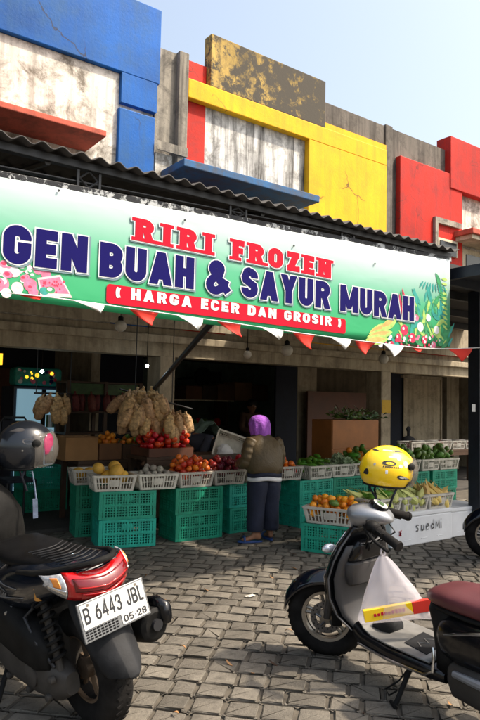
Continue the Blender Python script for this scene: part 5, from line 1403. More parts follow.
for pts in (((.62,.615),(.40,.600),(.20,.615)),((.60,.585),(.45,.578),(.32,.580)),((.60,.52),(.40,.535),(.14,.590)),((.55,.485),(.42,.49),(.30,.51)),((.66,.56),(.55,.555),(.47,.55))):
    b = MB(); L = []; n_ = 14
    for k in range(n_+1):
        t = k/n_*(len(pts)-1); i = min(int(t), len(pts)-2); u = t-i; x = pts[i][0]*(1-u)+pts[i+1][0]*u; z = pts[i][1]*(1-u)+pts[i+1][1]*u
        h_ = .0065*(1-.85*k/n_); L.append((x, z, h_))
    b.loft([[Vector((x, nsurf(x, z-h_)+.003, z-h_)), Vector((x, nsurf(x, z)+.0035, z)), Vector((x, nsurf(x, z+h_)+.003, z+h_))] for x, z, h_ in L], False, False)
    b.build('stripe', M['silver'], nm, smooth=True, angle=0, solid=.0015)
b = MB(); yy = nsurf(.3, .557)+.006; text_mb(b, 'NMAX', .13, (.40, yy, .545), (-1,-.03,.03), (-.006,0,.026), (0,1,0), .11, .22, 0, 0, skew=.15); flat_build(b, 'lettering', M['silver'], nm)
# tail light
def tail_patch(s0, s1, v0, v1, off, mat, name, par, n=14):
    b = MB(); rows = []
    for i in range(n+1):
        s = s0+(s1-s0)*i/n; row = []
        for j in range(7):
            v = v0+(v1-v0)*j/6; a = abs(s)
            y = .178*math.sin(s*1.45)/math.sin(1.45); x = -.225+.175*a**2.1+.030*v*v+.012*v-off
            z = .662+.038*a+(.056-.008*a)*(1-.62*max(0, (a-.6)/.4))*v
            row.append(Vector((x, y, z)))
        rows.append(row)
    b.loft(rows, False, False); return b.build(name, M[mat], par, smooth=True, angle=0, solid=.006)
tail = tail_patch(-.60, .60, -1, 1, 0, 'tail_red', 'tail_light', nm)
tail_patch(-.50, .50, -.30, .62, .005, 'tail_dark', 'inner_lens', tail)
tail_patch(-.46, .46, -.02, .05, .009, 'tail_red', 'light_bar', tail)
tail_patch(-.40, .40, -.90, -.45, .004, 'tail_red', 'lower_lens', tail)
for s in (-1, 1):
    q = tail_patch(s*.61, s*1.0, -.95, .95, 0, 'lamp_clear', 'indicator', nm); tail_patch(s*.72, s*.84, -.2, .75, .006, 'amber', 'amber_bulb', q)
    tail_patch(s*.64, s*.95, -.7, -.3, .004, 'chrome', 'reflector', q)
bodyloft([(-.17,.728,.09,.006),(-.14,.724,.125,.010),(-.05,.712,.150,.014),(.06,.692,.165,.02)], 20).build('tail_cover', M['black_gloss'], nm, smooth=True, angle=0)
# seat
st = bodyloft([(.74,.655,.05,.015),(.70,.665,.09,.025),(.6,.678,.130,.032),(.42,.678,.142,.032),(.29,.684,.132,.030),(.19,.700,.120,.024),(.10,.706,.108,.020),(-.03,.720,.088,.015),(-.12,.730,.068,.010),(-.16,.734,.045,.007)], 28, 3).build('seat', M['seat_black'], nm, smooth=True, angle=0)
b = MB()
for k in range(9):
    x = -.11+k*.042; zz = .741-(x+.10)*.035
    b.tube([(x+.05, .085, zz-.004), (x, .02, zz+.002), (x, -.02, zz+.002), (x+.05, -.085, zz-.004)], .0035, 5)
b.build('seat_seam', M['grey_plastic'], st, smooth=True)
b = MB(); gr_ = [(.24,.160,.672),(.09,.158,.696),(-.04,.138,.724),(-.14,.098,.746),(-.205,.045,.757),(-.215,0,.760),(-.205,-.045,.757),(-.14,-.098,.746),(-.04,-.138,.724),(.09,-.158,.696),(.24,-.160,.672)]
b.tube(gr_, [.010,.012,.012,.012,.013,.014,.013,.012,.012,.012,.010], 10); b.build('grab_rail', M['black_matt'], nm, smooth=True)
# rear fender, plate
b = MB(); rows = []
for t, (x, z, w) in enumerate(((-.06,.66,.085),(-.135,.62,.10),(-.18,.55,.110),(-.225,.48,.108),(-.275,.41,.102),(-.32,.35,.092),(-.335,.325,.076),(-.338,.315,.045))):
    rows.append([Vector((x+.075*(abs(s)**3), w*s*1.0, z+.0)) + Vector((-.010 if abs(s) < .3 else 0, 0, 0)) for s in (-1,-.92,-.6,-.28,-.22,0,.22,.28,.6,.92,1)])
b.loft(rows, False, False); b.build('rear_fender', M['grey_plastic'], nm, smooth=True, angle=30, solid=.008)
pn = Vector((-math.cos(R(14)), 0, math.sin(R(14)))); pu = Vector((0,-1,0)); pvv = pn.cross(pu).normalized(); pvv = -pvv if pvv.z < 0 else pvv
pc = Vector((-.258, 0, .565)); pw, ph = .305, .150
def PP(u, v, off): return pc+pu*u+pvv*v+pn*off
fr = MB(); ring = [(-pw/2,-ph/2),(pw/2,-ph/2),(pw/2,ph/2),(-pw/2,ph/2)]
fr.loft([[PP(u, v, -.006) for u, v in ring], [PP(u, v, .004) for u, v in ring]]); pf = fr.build('number_plate', M['plate_frame'], nm, bevel=.003)
b = MB(); ring = [(-pw/2+.009,-.026),(pw/2-.009,-.026),(pw/2-.009,ph/2-.008),(-pw/2+.009,ph/2-.008)]
b.loft([[PP(u, v, .0045) for u, v in ring], [PP(u, v, .007) for u, v in ring]]); 
ring = [(.018,-.067),(pw/2-.009,-.067),(pw/2-.009,-.027),(.018,-.027)]; b.loft([[PP(u, v, .0045) for u, v in ring], [PP(u, v, .0068) for u, v in ring]])
b.build('plate_face', M['plate_white'], pf)
for wi in range(3):
    b = MB(); text_mb(b, 'B 6443 JBL', .15, PP(-pw/2+.018, -.008, 0), pu, pvv*.062, pn, pw-.036, .16, 0, .0085, word=wi); flat_build(b, 'lettering', M['ink'], pf)
b = MB(); text_mb(b, '05.28', .16, PP(.026, -.060, 0), pu, pvv*.026, pn, .108, .14, 0, .0085)
flat_build(b, 'lettering', M['ink'], pf)
b = MB()
for k in range(9):
    for j in range(4):
        b.box(PP(-pw/2+.016+k*.0165, -.064+j*.010, .005), (.004,.010,.005), (0, R(-14), 0))
b.build('frame_grid', M['grey_plastic'], pf)
b = MB(); b.box((-.14,0,.60), (.16,.10,.05)); b.box((-.13,0,.55), (.12,.05,.08)); b.build('plate_bracket', M['black_matt'], nm, bevel=.01)
# engine side
bodyloft([(.60,.40,.02,.03,.14),(.56,.405,.05,.075,.15),(.40,.41,.062,.105,.165),(.22,.40,.064,.105,.17),(.08,.375,.058,.085,.168),(.0,.36,.035,.05,.16)], 20, 3).build('air_filter_box', M['black_matt'], nm, smooth=True, angle=0)
b = bodyloft([(.66,.27,.03,.05,.12),(.60,.275,.06,.10,.13),(.40,.27,.07,.11,.14),(.15,.262,.066,.10,.142),(-.02,.256,.055,.075,.135),(-.07,.256,.03,.045,.125)], 20, 3)
for x, z in ((.58,.2),(.4,.17),(.2,.175),(.02,.2),(-.03,.29)): b.lathe([(.016,.0),(.016,.02),(.009,.024)], (x, .185, z), 'Y', 10)
b.lathe([(.05,0),(.05,.015),(.03,.022)], (.14, .195, .262), 'Y', 20)
b.build('transmission_cover', M['engine'], nm, smooth=True, angle=40)
b = MB(); b.tube([(x_, .149+.064*1.0-.004, .40+.0*x_) for x_ in (.52,.42,.30,.18,.10)], .004, 6); b.build('cover_seam', M['grey_plastic'], nm)
for x_, z_ in ((.50,.46),(.30,.49),(.14,.45),(.12,.33)):
    b = MB(); b.lathe([(.010,0),(.010,.010),(.005,.013)], (x_, .205, z_), 'Y', 8); b.build('bolt', M['alloy'], nm)
b = MB(); b.tube([(.10,.12,.58),(.16,.19,.50),(.05,.20,.42),(-.02,.17,.33)], .008, 8); b.build('hose', M['ink'], nm, smooth=True)
for u in (-.11, .11):
    b = MB(); c_ = PP(u, .060, .007); b.lathe([(.006,-.002),(.006,.003)], c_, 'X', 10); b.build('plate_bolt', M['alloy'], pf)
helix((-.03,.150,.36), (.055,.150,.60), .030, 8, .0075).build('shock_spring', M['black_matt'], nm, smooth=True)
b = MB(); b.tube([(-.03,.150,.31),(.06,.150,.62)], .016, 10); b.build('shock_absorber', M['engine'], nm, smooth=True)
b = MB(); b.lathe([(.028,0),(.03,.05),(.022,.08)], (.055,.152,.595), 'Z', 14); b.build('shock_reservoir', M['orange_spring'], nm, smooth=True)
helix((-.03,-.150,.36), (.055,-.150,.60), .030, 8, .0075).build('shock_spring', M['black_matt'], nm, smooth=True)
b = MB(); b.box((.32,0,.33), (.5,.16,.22)); b.box((.45,0,.45), (.5,.2,.1)); b.build('engine', M['engine'], nm, bevel=.03)
# exhaust on the right
b = bodyloft([(.42,.27,.022,.022,-.08),(.30,.29,.030,.032,-.14),(.18,.33,.055,.060,-.165),(0,.37,.066,.070,-.172),(-.18,.41,.070,.074,-.177),(-.25,.425,.066,.070,-.178),(-.265,.429,.050,.053,-.178)], 20, 2.2); ex = b.build('exhaust', M['black_matt'], nm, smooth=True, angle=40)
b = MB(); b.lathe([(.024,-.28),(.024,-.262)], (0,-.178,.431), 'X', 16); b.build('tail_pipe', M['ink'], ex)
bodyloft([(-.285,.465,.022,.045,-.228),(-.20,.455,.028,.065,-.232),(-.05,.42,.025,.055,-.228),(.12,.37,.018,.035,-.215)], 16).build('heat_shield', M['black_gloss'], ex, smooth=True, angle=0)
# tunnel, floor, shield, front
bodyloft([(.60,.42,.12,.16),(.75,.42,.10,.17),(.95,.44,.10,.17),(1.08,.52,.11,.2)], 20).build('tunnel', M['inner_grey'], nm, smooth=True, angle=0)
for s in (-1, 1):
    bodyloft([(.50,.27,.05,.03,s*.17),(.62,.265,.075,.035,s*.19),(.95,.28,.08,.035,s*.19),(1.08,.36,.07,.05,s*.18),(1.14,.46,.06,.06,s*.16)], 16, 4).build('footboard', M['inner_grey'], nm, smooth=True, angle=0)
b = MB(); b.loft([sring((xc, 0, z), dx, hw, 28, 2.8, 'XY') for z, xc, dx, hw in ((.34,1.10,.05,.17),(.45,1.09,.08,.215),(.60,1.07,.11,.245),(.74,1.06,.125,.235),(.84,1.07,.115,.19),(.92,1.09,.085,.13),(.95,1.10,.05,.08))])
b.build('leg_shield', M['black_matt'], nm, smooth=True, angle=0)
b = MB(); b.loft([sring((xc, 0, z), dx, hw, 24, 2.3, 'XY') for z, xc, dx, hw in ((.50,1.25,.10,.10),(.62,1.27,.15,.17),(.76,1.25,.15,.18),(.88,1.20,.12,.14),(.96,1.17,.07,.09))])
b.build('front_cowl', M['navy_gloss'], nm, smooth=True, angle=0)
b = MB(); b.tube([(1.03,.33,.97),(1.06,.22,1.0),(1.08,.08,.98),(1.08,-.08,.98),(1.06,-.22,1.0),(1.03,-.33,.97)], .014, 8); hbar = b.build('handlebar', M['black_matt'], nm, smooth=True)
for s in (-1, 1):
    b = MB(); b.tube([(1.045,s*.24,.99),(1.015,s*.37,.965)], .020, 10); b.build('grip', M['rubber'], hbar, smooth=True)
    b = MB(); b.tube([(1.07,s*.20,1.0),(1.09,s*.27,1.05),(1.07,s*.31,1.08)], .007, 6); mr = b.build('mirror', M['black_matt'], nm, smooth=True)
    b = MB(); b.ball((1.06,s*.33,1.10), (.018,.065,.042), 16, 10); b.build('mirror_head', M['black_gloss'], mr, smooth=True)
bodyloft([(.98,1.0,.10,.035),(1.03,1.01,.15,.05),(1.10,1.01,.15,.05),(1.16,1.0,.08,.03)], 20).build('handlebar_cover', M['grey_plastic'], nm, smooth=True, angle=0)
b = MB(); rows = [[Vector((1.30-.22*t+.04*s*s*-1, s*(.13-.03*t), .90+.26*t)) for s in (-1,-.5,0,.5,1)] for t in (0,.25,.5,.75,1)]
b.loft(rows, False, False); b.build('windscreen', M['visor'], nm, smooth=True, angle=0, solid=.004)
for s in (-1, 1):
    b = MB(); b.tube([(1.30,s*.085,.26),(1.22,s*.08,.62)], .022, 10); b.build('fork', M['engine'], nm, smooth=True)
b = MB(); rows = []
for k in range(15):
    a = R(-20+170*k/14); rad = .285; rows.append([Vector((1.34+rad*math.cos(a), .075*s, .25+rad*math.sin(a)-.05*s*s)) for s in (-1,-.7,-.3,0,.3,.7,1)])
b.loft(rows, False, False); b.build('front_fender', M['navy_gloss'], nm, smooth=True, angle=0, solid=.006)
b = MB(); b.tube([(.52,.15,.16),(.44,.26,.035)], .012, 8); b.tube([(.43,.275,.03),(.46,.25,.03)], .016, 8); b.build('side_stand', M['black_matt'], nm, smooth=True)

# right scooter: retro scooter with maroon seat
HD = 86
fcx, fcy = 2.955, 2.965
sx_, sy_ = fcx-1.24*math.cos(R(HD)), fcy-1.24*math.sin(R(HD))
sc2 = thing('scooter', 'black and grey retro scooter at the right with maroon seat and silver headset', 'scooter', (sx_, sy_, 0), (R(-5), 0, R(HD)), 'scooters parked on the paving')
ST = R(39); PIV = Vector((1.14, 0, 0))
def steer_part(o): # children written around the steering pivot
    o.location = PIV; o.rotation_euler = (0, 0, ST); return o
fw = wheel(sc2, 0, .188, .058, .92, spoke=5, rim='alloy', disc=True); fw.location = PIV+Matrix.Rotation(ST, 3, 'Z') @ Vector((.10, 0, .246)); fw.rotation_euler = (0, 0, ST)
wheel(sc2, 0, .185, .055, 1.0, rim='alloy')
b = MB(); rows = []
for k in range(20):
    t = k/19; a = R(24+134*t); rad = .268+.012*math.sin(math.pi*t); w = .082*(math.sin(math.pi*min(1, t*.9+.12))**.5)
    tip = .05*(1-t)**3
    rows.append([Vector((.10+rad*math.cos(a)+tip*.25, w*s, .246+rad*math.sin(a)-.075*abs(s)**2.2)) for s in (-1,-.85,-.6,-.3,0,.3,.6,.85,1)])
b.loft(rows, False, False); steer_part(b.build('front_fender', M['navy_gloss'], sc2, smooth=True, angle=0, solid=.008))
for s in (-1, 1):
    b = MB(); b.tube([(.09,s*.072,.25),(.02,s*.07,.56)], [.022,.02], 10); steer_part(b.build('fork', M['engine'], sc2, smooth=True))
b = MB(); b.box((.03,.066,.25), (.06,.03,.09)); steer_part(b.build('brake_caliper', M['black_matt'], sc2, bevel=.01))
# outer shield (front shell): rings over height, leaning back toward the headset
LS = [(.235,.84,.10,.120,.06),(.27,.90,.12,.150,.05),(.34,.965,.115,.195,.03),(.44,.985,.12,.226,.02),(.55,.985,.125,.230,.02),(.65,.955,.125,.210,.02),(.74,.92,.115,.172,.02),(.81,.888,.10,.130,.02),(.85,.87,.08,.10,.02)]
def shield_ring(z, xc, df, hw, db, n=32):
    out = []
    for k in range(n):
        a = 2*math.pi*k/n; y = hw*math.cos(a); s = math.sin(a)
        out.append(Vector((xc+(df*s**.9 if s > 0 else -db*abs(s)**1.5*.35), y, z+.0)))
    return out
b = MB(); b.loft([shield_ring(*q) for q in LS]); b.build('front_shell', M['black_gloss'], sc2, smooth=True, angle=0)
# inner leg shield: grey dished panel
b = MB(); rows = []
for z, xc, df, hw, db in LS:
    if z > .80: continue
    w = hw*.90; rows.append([Vector((xc-.022-.010*(1-s*s)-.0+.04*(s**4)*.3, w*s, z)) for s in (-1,-.8,-.6,-.3,0,.3,.6,.8,1)])
rows = [[p+Vector((-.01,0,0)) for p in r] for r in rows]
b.loft(rows, False, False); ip_ = b.build('inner_panel', M['inner_grey'], sc2, smooth=True, angle=0, solid=.012)
b = MB(); b.loft([sring((xc, 0, z), dx, hw, 20, 3, 'XY') for z, xc, dx, hw in ((.50,.935,.02,.115),(.52,.93,.050,.135),(.60,.925,.062,.150),(.635,.925,.064,.150),(.645,.93,.05,.142))]); b.build('glove_box', M['inner_grey'], sc2, smooth=True, angle=40)
b = MB(); b.loft([sring((xc, 0, z), dx, hw, 20, 3.4, 'XY') for z, xc, dx, hw in ((.647,.925,.05,.140),(.66,.918,.056,.142),(.735,.892,.050,.120),(.765,.88,.03,.10))]); b.build('glove_box_mouth', M['black_gloss'], sc2, smooth=True, angle=0)
b = MB(); b.tube([(.86,.045,.755),(.835,.045,.745),(.829,.045,.725),(.84,.045,.712)], .007, 8); b.build('bag_hook', M['black_matt'], sc2, smooth=True)
for s in (-1, 1):       # silver edge trim and chrome strip on the shell
    b = MB(); pts = []
    for z, xc, df, hw, db in LS[1:-1]: pts.append((xc-.002, s*(hw+.002), z))
    b.tube(pts, .0048, 8); b.build('edge_trim', M['trim_grey'], sc2, smooth=True)
    b = MB(); rows = []
    for z, xc, df, hw, db in LS[3:-1]:
        row = []
        for a in (.42, .52, .60): row.append(Vector((xc+df*math.sin(a)**.9+.004, s*(hw*math.cos(a)+.003), z)))
        rows.append(row)
    b.loft(rows, False, False); b.build('chrome_strip', M['chrome'], sc2, smooth=True, angle=0, solid=.003)
    b = MB(); b.ball((1.055, s*.155, .70), (.028,.05,.026), 14, 8); b.build('indicator', M['lamp_clear'], sc2, smooth=True)
# headset (turned with the steering)
def HS(*p): return Vector(p)
PIV = Vector((.86, 0, 0))
b = MB(); b.loft([sring((x, 0, z), hw, hh, 26, 2.3, 'YZ') if False else [Vector((x+.5*(q.z-z), q.y, q.z)) for q in sring((x, 0, z), hw, hh, 26, 2.4, 'YZ')] for x, z, hw, hh in ((-.125,.895,.045,.018),(-.11,.90,.078,.036),(-.06,.905,.100,.052),(.01,.905,.106,.060),(.07,.895,.096,.060),(.10,.885,.08,.052),(.11,.88,.055,.04))])
hs = steer_part(b.build('headset', M['silver'], sc2, smooth=True, angle=0))
b = MB(); b.lathe([(.062,0),(.068,.010),(.060,.018),(.05,.02)], (.095,0,.885), 'X', 26); b.build('headlight', M['lamp_clear'], hs, smooth=True)
b = MB(); dn = Euler((0, R(-32), 0)).to_matrix()
pts = [dn @ Vector((a*.052*(1+.0), c*.066, 0)) + Vector((-.060, 0, .958)) for a, c in [(math.copysign(abs(math.cos(t))**.8, math.cos(t)), math.copysign(abs(math.sin(t))**.8, math.sin(t))) for t in [2*math.pi*k/24 for k in range(24)]]]
up_ = dn @ Vector((0,0,1)); b.loft([[p-up_*.015 for p in pts], [p+up_*.004 for p in pts]]); dash = b.build('instrument_panel', M['black_gloss'], hs, smooth=True, angle=40)
cc = sum(pts, Vector())/len(pts)
b = MB(); q = [cc+(p-cc)*.84+up_*.006 for p in pts]; b.loft([q, [p+up_*.002 for p in q]]); b.build('dial', M['sticker_grey'], dash)
b = MB(); q = [cc+(p-cc)*.42+up_*.009 for p in pts]; b.loft([q, [p+up_*.002 for p in q]]); b.build('display', M['dark_leaf'], dash)
b = MB(); b.tube([(-.10,.30,.86),(-.02,.20,.885),(.0,.10,.885),(.0,-.10,.885),(-.02,-.20,.885),(-.10,-.30,.86)], .013, 8); hbar = steer_part(b.build('handlebar', M['black_matt'], sc2, smooth=True))
for s in (-1, 1):
    b = MB(); A0, A1 = Vector((-.06,s*.235,.875)), Vector((-.19,s*.345,.815)); d = (A1-A0)
    b.tube([A0, A0+d*.08, A0+d*.1, A0+d*.9, A0+d*.92, A1], [.030,.030,.023,.024,.029,.026], 14)
    b.build('grip', M['rubber'], hbar, smooth=True, angle=50)
    b = MB(); b.ball(A0-d*.16, (.042,.042,.034), 14, 8); b.build('switch_box', M['black_matt'], hbar, smooth=True)
    b = MB(); b.tube([A0+Vector((.05,-s*.0,-.01)), A0+d*.45+Vector((.06,s*.03,-.015)), A0+d*.95+Vector((.05,s*.04,-.02))], [.011,.008,.010], 8); b.build('brake_lever', M['black_matt'], hbar, smooth=True)
    if s > 0: continue
    b = MB(); b.box((-.01,s*.17,.925), (.07,.085,.05), (0,.2,0)); b.build('brake_reservoir', M['black_gloss'], hbar, bevel=.012)
    b = MB(); b.tube([(-.02,s*.215,.89),(.0,s*.25,1.0),(-.02,s*.285,1.05)], .0065, 8); mr = steer_part(b.build('mirror', M['black_matt'], sc2, smooth=True))
    b = MB(); b.ball((-.025,s*.30,1.085), (.02,.058,.052), 18, 10); b.build('mirror_head', M['black_gloss'], mr, smooth=True)
PIV = Vector((1.14, 0, 0))
b = MB()
for k in range(4): b.tube([(.88,-.05+.03*k,.84),(.82,-.09+.06*k,.86),(.77,-.10+.07*k,.80),(.85,-.06+.04*k,.74)], .005, 6)
b.build('cable', M['black_matt'], sc2, smooth=True)
# floor and under-seat panel
bodyloft([(.26,.225,.14,.03),(.34,.235,.165,.04),(.62,.235,.175,.04),(.80,.245,.17,.045),(.88,.27,.155,.05)], 24, 5).build('floor_pan', M['black_gloss'], sc2, smooth=True, angle=40)
fb = MB(); fb.loft([[Vector((x, s*w, z)) for s in (-1,-.97,-.5,0,.5,.97,1)] for x, z, w in ((.34,.279,.148),(.42,.280,.155),(.62,.280,.157),(.74,.284,.152),(.82,.300,.138),(.87,.335,.12))], False, False)
fb = fb.build('floor_mat', M['mat_grey'], sc2, smooth=True, angle=0, solid=.008)
b = MB(); b.loft([[Vector((x_, y_, z_)) for x_, y_ in ((.40,.10),(.43,-.08),(.60,-.10),(.57,.08))] for z_ in (.284, .2885)]); b.build('mat_plate', M['grey_plastic'], fb, bevel=.002)
b = MB(); text_mb(b, 'SCOOPY', .2, (.445,.065,.290), (.09,-.9,0), (.055,.01,0), (0,0,1), .13, .2, 0, 0, skew=.1) if False else b.tube([(.47,.06,.290),(.52,.03,.290),(.47,.0,.290),(.53,-.03,.290),(.49,-.06,.290)], .0035, 5); b.build('mat_line', M['mat_grey'], fb)
bodyloft([(.80,.30,.085,.05),(.74,.31,.07,.055),(.70,.30,.055,.045)], 18, 2.6).build('floor_hump', M['grey_plastic'], sc2, smooth=True, angle=0)
b = MB(); b.loft([sring((xc, 0, z), dx, hw, 24, 3, 'XY') for z, xc, dx, hw in ((.25,.37,.075,.135),(.33,.375,.075,.13),(.45,.385,.08,.125),(.53,.40,.085,.125),(.565,.40,.075,.115))]); b.build('seat_front_panel', M['black_matt'], sc2, smooth=True, angle=0)
b = MB(); b.lathe([(.016,.0),(.016,.006)], (.455,.03,.49), 'X', 14); b.build('fuel_badge', M['amber'], sc2)
SB = [(-.42,.50,.05,.03),(-.38,.50,.10,.07),(-.25,.485,.145,.105),(-.05,.455,.172,.135),(.12,.43,.18,.148),(.27,.42,.172,.14),(.37,.42,.15,.12),(.41,.42,.125,.10)]
bodyloft(SB, 28, 2.5).build('rear_body', M['black_gloss'], sc2, smooth=True, angle=0)
def ssurf(x, z):
    for (a, b_) in zip(SB, SB[1:]):
        if a[0] <= x <= b_[0]:
            t = (x-a[0])/(b_[0]-a[0]); zc = a[1]+(b_[1]-a[1])*t; hw = a[2]+(b_[2]-a[2])*t; hh = a[3]+(b_[3]-a[3])*t
            return hw*max(0, 1-min(1, abs(z-zc)/hh)**2.5)**(1/2.5)
    return .12
for s in (-1, 1):
    b = MB(); pts = []
    for k in range(16):
        t = k/15; x = .33-.55*t; z = .44+.095*math.sin(math.pi*.62*t+.12)+.02*t; pts.append((x, s*(ssurf(x, z)+.002), z))
    b.tube(pts, [.004+.007*math.sin(math.pi*k/15) for k in range(16)], 8); b.build('chrome_strip', M['chrome'], sc2, smooth=True)
    b = MB(); b.tube([(.83,s*.172,.225),(.6,s*.178,.215),(.36,s*.172,.222),(.31,s*.162,.25),(.308,s*.152,.31),(.32,s*.14,.36)], [.006,.008,.008,.009,.008,.005], 8); b.build('floor_trim', M['chrome'], sc2, smooth=True)
bodyloft([(.50,.575,.06,.02),(.48,.585,.095,.035),(.42,.595,.130,.048),(.30,.60,.150,.054),(.12,.605,.160,.058),(-.08,.625,.158,.06),(-.25,.635,.135,.05),(-.36,.63,.09,.03),(-.39,.625,.05,.015)], 30, 2.6).build('seat', M['maroon'], sc2, smooth=True, angle=0)
bodyloft([(.47,.55,.07,.018),(.40,.552,.125,.02),(.2,.555,.155,.02),(-.1,.565,.155,.02),(-.34,.585,.10,.018)], 24).build('seat_base', M['black_matt'], sc2, smooth=True, angle=0)
bodyloft([(.36,.24,.03,.05,.09),(.30,.245,.06,.085,.11),(.12,.25,.065,.09,.125),(-.02,.245,.06,.08,.125),(-.07,.245,.035,.05,.12)], 20, 3).build('transmission_cover', M['engine'], sc2, smooth=True, angle=0)
b = MB(); b.tube([(.26,.185,.30),(.10,.195,.305),(.02,.195,.31)], [.016,.022,.018], 10); b.build('kick_lever', M['silver'], sc2, smooth=True)
bodyloft([(.30,.20,.03,.03,-.14),(.12,.24,.055,.06,-.17),(-.25,.30,.062,.07,-.18),(-.38,.32,.055,.06,-.18)], 18).build('exhaust', M['black_matt'], sc2, smooth=True, angle=40)
b = MB(); b.box((.24,0,.24), (.36,.14,.14)); b.build('engine', M['engine'], sc2, bevel=.03)
b = MB(); b.tube([(.50,.10,.21),(.505,.17,.11),(.51,.225,.032)], [.016,.012,.013], 8); b.tube([(.49,.245,.028),(.55,.215,.028)], .011, 8)
b.tube([(.50,.11,.20),(.55,.155,.115),(.60,.20,.07),(.57,.21,.05),(.52,.20,.09)], .0045, 6); b.build('side_stand', M['black_matt'], sc2, smooth=True)
bodyloft([(-.44,.50,.06,.03),(-.41,.50,.09,.05),(-.36,.50,.10,.05)], 18).build('tail_light', M['tail_red'], sc2, smooth=True)
RS = -.10          # the seat group sits a little further back
for o in sc2.children:
    if o.name.split('.')[0] in ('seat_front_panel','fuel_badge','rear_body','seat','seat_base','transmission_cover','kick_lever','exhaust','engine','tail_light') or (o.name.startswith('chrome_strip') and o.bound_box[0][0] < .5) or (o.name.startswith('wheel') and o.location.x < .3): o.location.x += RS
# third motorcycle at the right edge
g = gnd(493, 557)
mc = copy_tree(sc2); mc.location = (g.x-1.24*math.cos(R(92)), g.y-1.24*math.sin(R(92)), 0); mc.rotation_euler = (R(-5), 0, R(92))
tag(mc, 'black motor scooter cut off by the right edge beside the foam box', 'scooter', 'scooters parked on the paving')

# ------------------------------------------------------------------ helmets
def helmet(label, loc, rot, s, shell, visor, stickers=()):
    t = thing('helmet', label, 'helmet', loc, rot, 'helmets left on the scooters', s)
    ax, ay, az = .150, .128, .150
    def P_(lon, lat, k=1.0):
        cl, sl = math.cos(R(lat)), math.sin(R(lat)); z = az*sl*(1.0 if sl > 0 else .95)
        back = 1.0+.05*max(0, -math.cos(R(lon)))
        return Vector((ax*cl*math.cos(R(lon))*k*back, ay*cl*math.sin(R(lon))*k, z*k))
    b = MB(); NL, NA = 72, 30
    lats = [-38+ (88+38)*j/NA for j in range(NA+1)]
    for j in range(NA):
        for i in range(NL):
            lo0, lo1 = -180+i*5, -175+i*5; la0, la1 = lats[j], lats[j+1]; cm = (lo0+lo1)/2
            if abs(cm) < 62 and la1 < 28: continue
            if abs(cm) < 75 and la1 < -20: continue
            b.add([P_(lo0, la0), P_(lo1, la0), P_(lo1, la1), P_(lo0, la1)], [(0,1,2,3)])
    b.poly([P_(-180+i*5, 88) for i in range(NL)])
    import bmesh
    me = b.mesh('shell', M[shell]); bm = bmesh.new(); bm.from_mesh(me); bmesh.ops.remove_doubles(bm, verts=bm.verts, dist=1e-5); bmesh.ops.recalc_face_normals(bm, faces=bm.faces); bm.to_mesh(me); bm.free()
    me.polygons.foreach_set('use_smooth', [True]*len(me.polygons))
    o = bpy.data.objects.new('shell', me); COL.objects.link(o); o.parent = t
    md = o.modifiers.new('solid', 'SOLIDIFY'); md.thickness = .010; md.offset = -1
    b = MB()
    for j in range(14):
        for i in range(36):
            lo0, lo1 = -180+i*10, -170+i*10; la0, la1 = -33+j*8, -25+j*8
            if abs((lo0+lo1)/2) < 62 and la1 < 24: continue
            b.add([P_(lo0, la0, .90), P_(lo1, la0, .90), P_(lo1, la1, .90), P_(lo0, la1, .90)], [(0,1,2,3)])
    b.build('lining', M['helmet_lining'], t, smooth=True, angle=0, solid=.012)
    b = MB(); b.tube([P_(lo, -38) for lo in range(78, 283, 6)], .0075, 8)
    b.tube([P_(76, -38), P_(64, -22), P_(62, 0), P_(62, 24), P_(48, 29)] + [P_(lo, 29) for lo in range(42, -43, -6)] + [P_(-48, 29), P_(-62, 24), P_(-62, 0), P_(-64, -22), P_(-76, -38)], .006, 8)
    b.build('edge_trim', M['black_matt'], t, smooth=True)
    b = MB(); rows = []
    for la in (34, 26, 14, 2, -10, -22, -32):
        rows.append([P_(lo, la, 1.07+.03*math.cos(R(lo))) for lo in range(-78, 79, 6)])
    b.loft(rows, False, False); vs_ = b.build('visor', M[visor], t, smooth=True, angle=0, solid=.003)
    for s_ in (-1, 1):
        b = MB(); c = P_(s_*74, 16, 1.05); b.ball(c, (.022,.010,.022), 14, 8); b.build('visor_pivot', M['black_matt'], vs_, smooth=True)
        b = MB(); 
        q = [P_(s_*95, -36, .93), P_(s_*100, -36, .93)+Vector((-.01,0,-.05)), P_(s_*98, -36, .9)+Vector((0,-s_*.03,-.10)), P_(s_*98, -36, .9)+Vector((.01,-s_*.045,-.135))]
        b.tube(q, .006, 6); b.build('chin_strap', M['black_cloth'], t, smooth=True)
    for kind, lon, lat, w, h_, mt in stickers:
        b = MB(); n = 20; pts = []
        for k in range(n):
            a = 2*math.pi*k/n; r_ = 1.0
            if kind == 'star': r_ = 1.0 if k % 2 else .72
            if kind == 'rect': r_ = 1/max(abs(math.cos(a)), abs(math.sin(a)))*.8
            if kind == 'slash': x_, y_ = math.cos(a), math.sin(a)*(.5+.5*math.cos(a)); pts.append(P_(lon+(x_*.92-y_*.4)*w, lat+(x_*.45+y_)*h_, 1.008)); continue
            if kind == 'blade': x_, y_ = math.cos(a), math.sin(a)*(.55-.45*math.cos(a)); pts.append(P_(lon+x_*w, lat+(y_-.42*x_)*h_, 1.008)); continue
            pts.append(P_(lon+r_*math.cos(a)*w, lat+r_*math.sin(a)*h_, 1.008))
        c = sum(pts, Vector())/n; c = c*(1.010*pts[0].length/max(c.length, 1e-6)) if False else P_(lon, lat, 1.010)
        b.add([c]+pts, [(0, 1+k, 1+(k+1) % n) for k in range(n)])
        flat_build(b, 'sticker', M[mt], t)
    return t, P_
YL = at(388, 470, 2.62)
